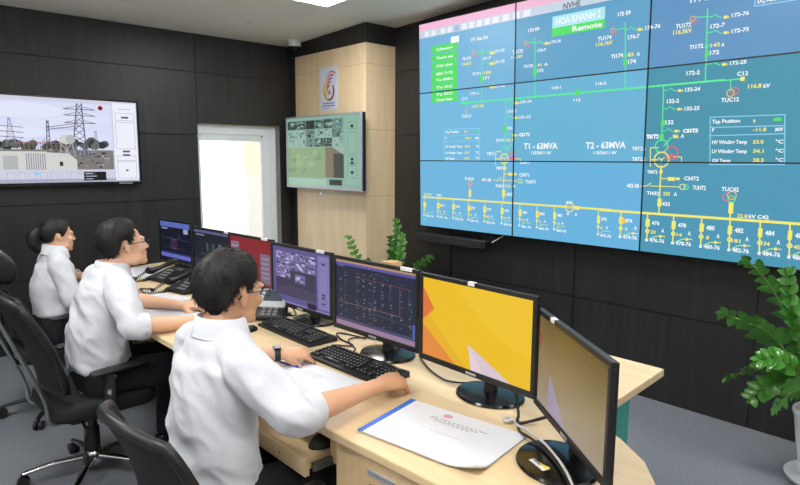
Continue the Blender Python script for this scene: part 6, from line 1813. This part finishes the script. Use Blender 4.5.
# near man
y = 1.72
J1 = dict(fwd=(1, 0, 0), head=(.868, 1.735, 1.168), neck_base=(.812, y, 1.048), c7=(.78, y, 1.045), neck_axis=(.10, 0, 1),
    torso=torso(y, [(.775, .48, .155, .115), (.775, .60, .15, .11), (.775, .72, .145, .105), (.785, .85, .155, .108), (.80, .95, .16, .1), (.80, 1.01, .10, .075)]),
    shirt=torso(y, [(.78, .50, .180, .135), (.776, .60, .174, .130), (.777, .72, .168, .122), (.788, .85, .172, .120), (.802, .95, .175, .114), (.803, 1.008, .130, .088), (.81, 1.044, .070, .066)]),
    sh_r=(.81, 1.545, .982), sh_l=(.81, 1.895, .982), el_r=(.878, 1.395, .866), el_l=(.955, 2.06, .845), wr_r=(1.262, 1.482, .832), wr_l=(1.185, 1.975, .836),
    hd_r=(1, .04, -.06), hb_r=(-.1, -.34, 1), cu_r=[(16, 30, 18), (22, 36, 22), (28, 42, 26), (34, 48, 28)], th_r=(34, -.5, 22),
    hd_l=(.95, -.3, -.10), hb_l=(-.1, -.25, 1), cu_l=[(26, 34, 20), (40, 52, 30), (44, 55, 32), (46, 58, 34)], th_l=(22, -.55, 8),
    hip_r=(.78, 1.63, .53), hip_l=(.78, 1.81, .53), kn_r=(1.16, 1.60, .53), kn_l=(1.16, 1.86, .53), an_r=(1.12, 1.58, .10), an_l=(1.12, 1.88, .10),
    cuff_r=.06, cuff_l=.3, hairline=HL_M, hair_th=(.026, .013, .020), strands=2600, comb=(.3, -1, .1), fold=(7, 7, 9), amp=.017, collar_h=.018)
person('near man seen from behind in white shirt, glasses and black wristwatch', (.78, 1.72), J1, head_dir=(.985, .13, -.06), head_up=(.06, -.06, 1), watch='l', seed=1.3)
office_chair('black chair of the near man, its back at the bottom of the picture', (.775, 1.66), 3, top=.895, lean=.11, silver=True, arm_z=.62, bars='spine')

# middle man
y = 3.1
J2 = dict(fwd=(1, 0, 0), head=(.985, 3.09, 1.160), neck_base=(.918, y, 1.035), c7=(.885, y, 1.033), neck_axis=(.14, 0, 1),
    torso=torso(y, [(.835, .48, .155, .115), (.832, .60, .15, .11), (.83, .70, .145, .105), (.85, .82, .155, .108), (.885, .95, .16, .1), (.90, 1.01, .10, .075)]),
    shirt=torso(y, [(.838, .585, .165, .122), (.836, .61, .176, .134), (.832, .70, .172, .126), (.848, .82, .172, .120), (.886, .95, .174, .112), (.898, 1.005, .130, .086), (.914, 1.042, .068, .064)]),
    sh_r=(.90, 2.925, .98), sh_l=(.90, 3.275, .98), el_r=(.893, 2.76, .828), el_l=(1.05, 3.34, .835), wr_r=(1.235, 2.725, .815), wr_l=(1.25, 3.08, .815),
    hd_r=(1, -.05, -.08), hb_r=(0, .1, 1), cu_r=(18, 24, 14), hd_l=(.8, -.6, -.06), hb_l=(0, 0, 1), cu_l=(16, 26, 16),
    hip_r=(.84, 3.01, .535), hip_l=(.84, 3.19, .535), kn_r=(1.24, 2.97, .53), kn_l=(1.24, 3.22, .53), an_r=(1.2, 2.96, .10), an_l=(1.2, 3.24, .10),
    cuff_r=.15, cuff_l=.15, hairline=HL_M, hair_th=(.026, .012, .018), strands=1900, comb=(.8, -.5, .1), fold=(7, 7, 9), amp=.017)
person('middle man in white shirt and glasses looking up to the right', (.84, 3.1), J2, skin='skin2', head_dir=(.98, -.06, .13), head_up=(-.12, 0, 1), seed=2.6)
office_chair('black high backed chair with headrest and aluminium side bars behind the middle man', (.805, 3.17), 2, top=.99, lean=.18, headrest=True, arm_z=.61, hx=.02)

# woman
y = 4.13
J3 = dict(fwd=(1, 0, 0), head=(.930, 4.13, 1.112), neck_base=(.90, y, 1.008), c7=(.875, y, 1.0), neck_axis=(.14, 0, 1),
    torso=torso(y, [(.88, .47, .14, .11), (.88, .58, .135, .105), (.872, .68, .12, .092), (.872, .80, .13, .098), (.895, .91, .135, .09), (.90, .97, .09, .065)]),
    shirt=torso(y, [(.884, .635, .140, .112), (.882, .655, .150, .120), (.874, .71, .143, .113), (.874, .80, .148, .114), (.896, .91, .148, .102), (.90, .965, .108, .074), (.902, 1.005, .058, .055)]),
    sh_r=(.895, 3.985, .945), sh_l=(.895, 4.275, .945), el_r=(.93, 3.915, .735), el_l=(1.03, 4.37, .80), wr_r=(1.055, 4.03, .835), wr_l=(1.18, 4.22, .812),
    hd_r=(.75, .35, .25), hb_r=(-.3, -.5, .8), cu_r=(30, 40, 26), hd_l=(.8, -.5, -.08), hb_l=(0, 0, 1), cu_l=(20, 30, 20),
    hip_r=(.88, 4.05, .53), hip_l=(.88, 4.21, .53), kn_r=(1.25, 4.05, .53), kn_l=(1.25, 4.22, .53), an_r=(1.22, 4.04, .10), an_l=(1.22, 4.23, .10),
    cuff_r=.15, cuff_l=.2, hairline=HL_W, hair_th=(.018, .012, .016), strands=1300, fold=(7, 7, 9), amp=.009)
person('woman in white shirt with black hair tied in a ponytail', (.88, 4.13), J3, fem=True, skin='skin2', head_dir=(1, -.02, -.04), glasses=False, hs=.88, seed=3.9)
office_chair('black chair the woman sits on, at the far end of the desk', (.88, 4.17), 0, top=.80, lean=.08, silver=False, arm_z=.655, bars='spine')
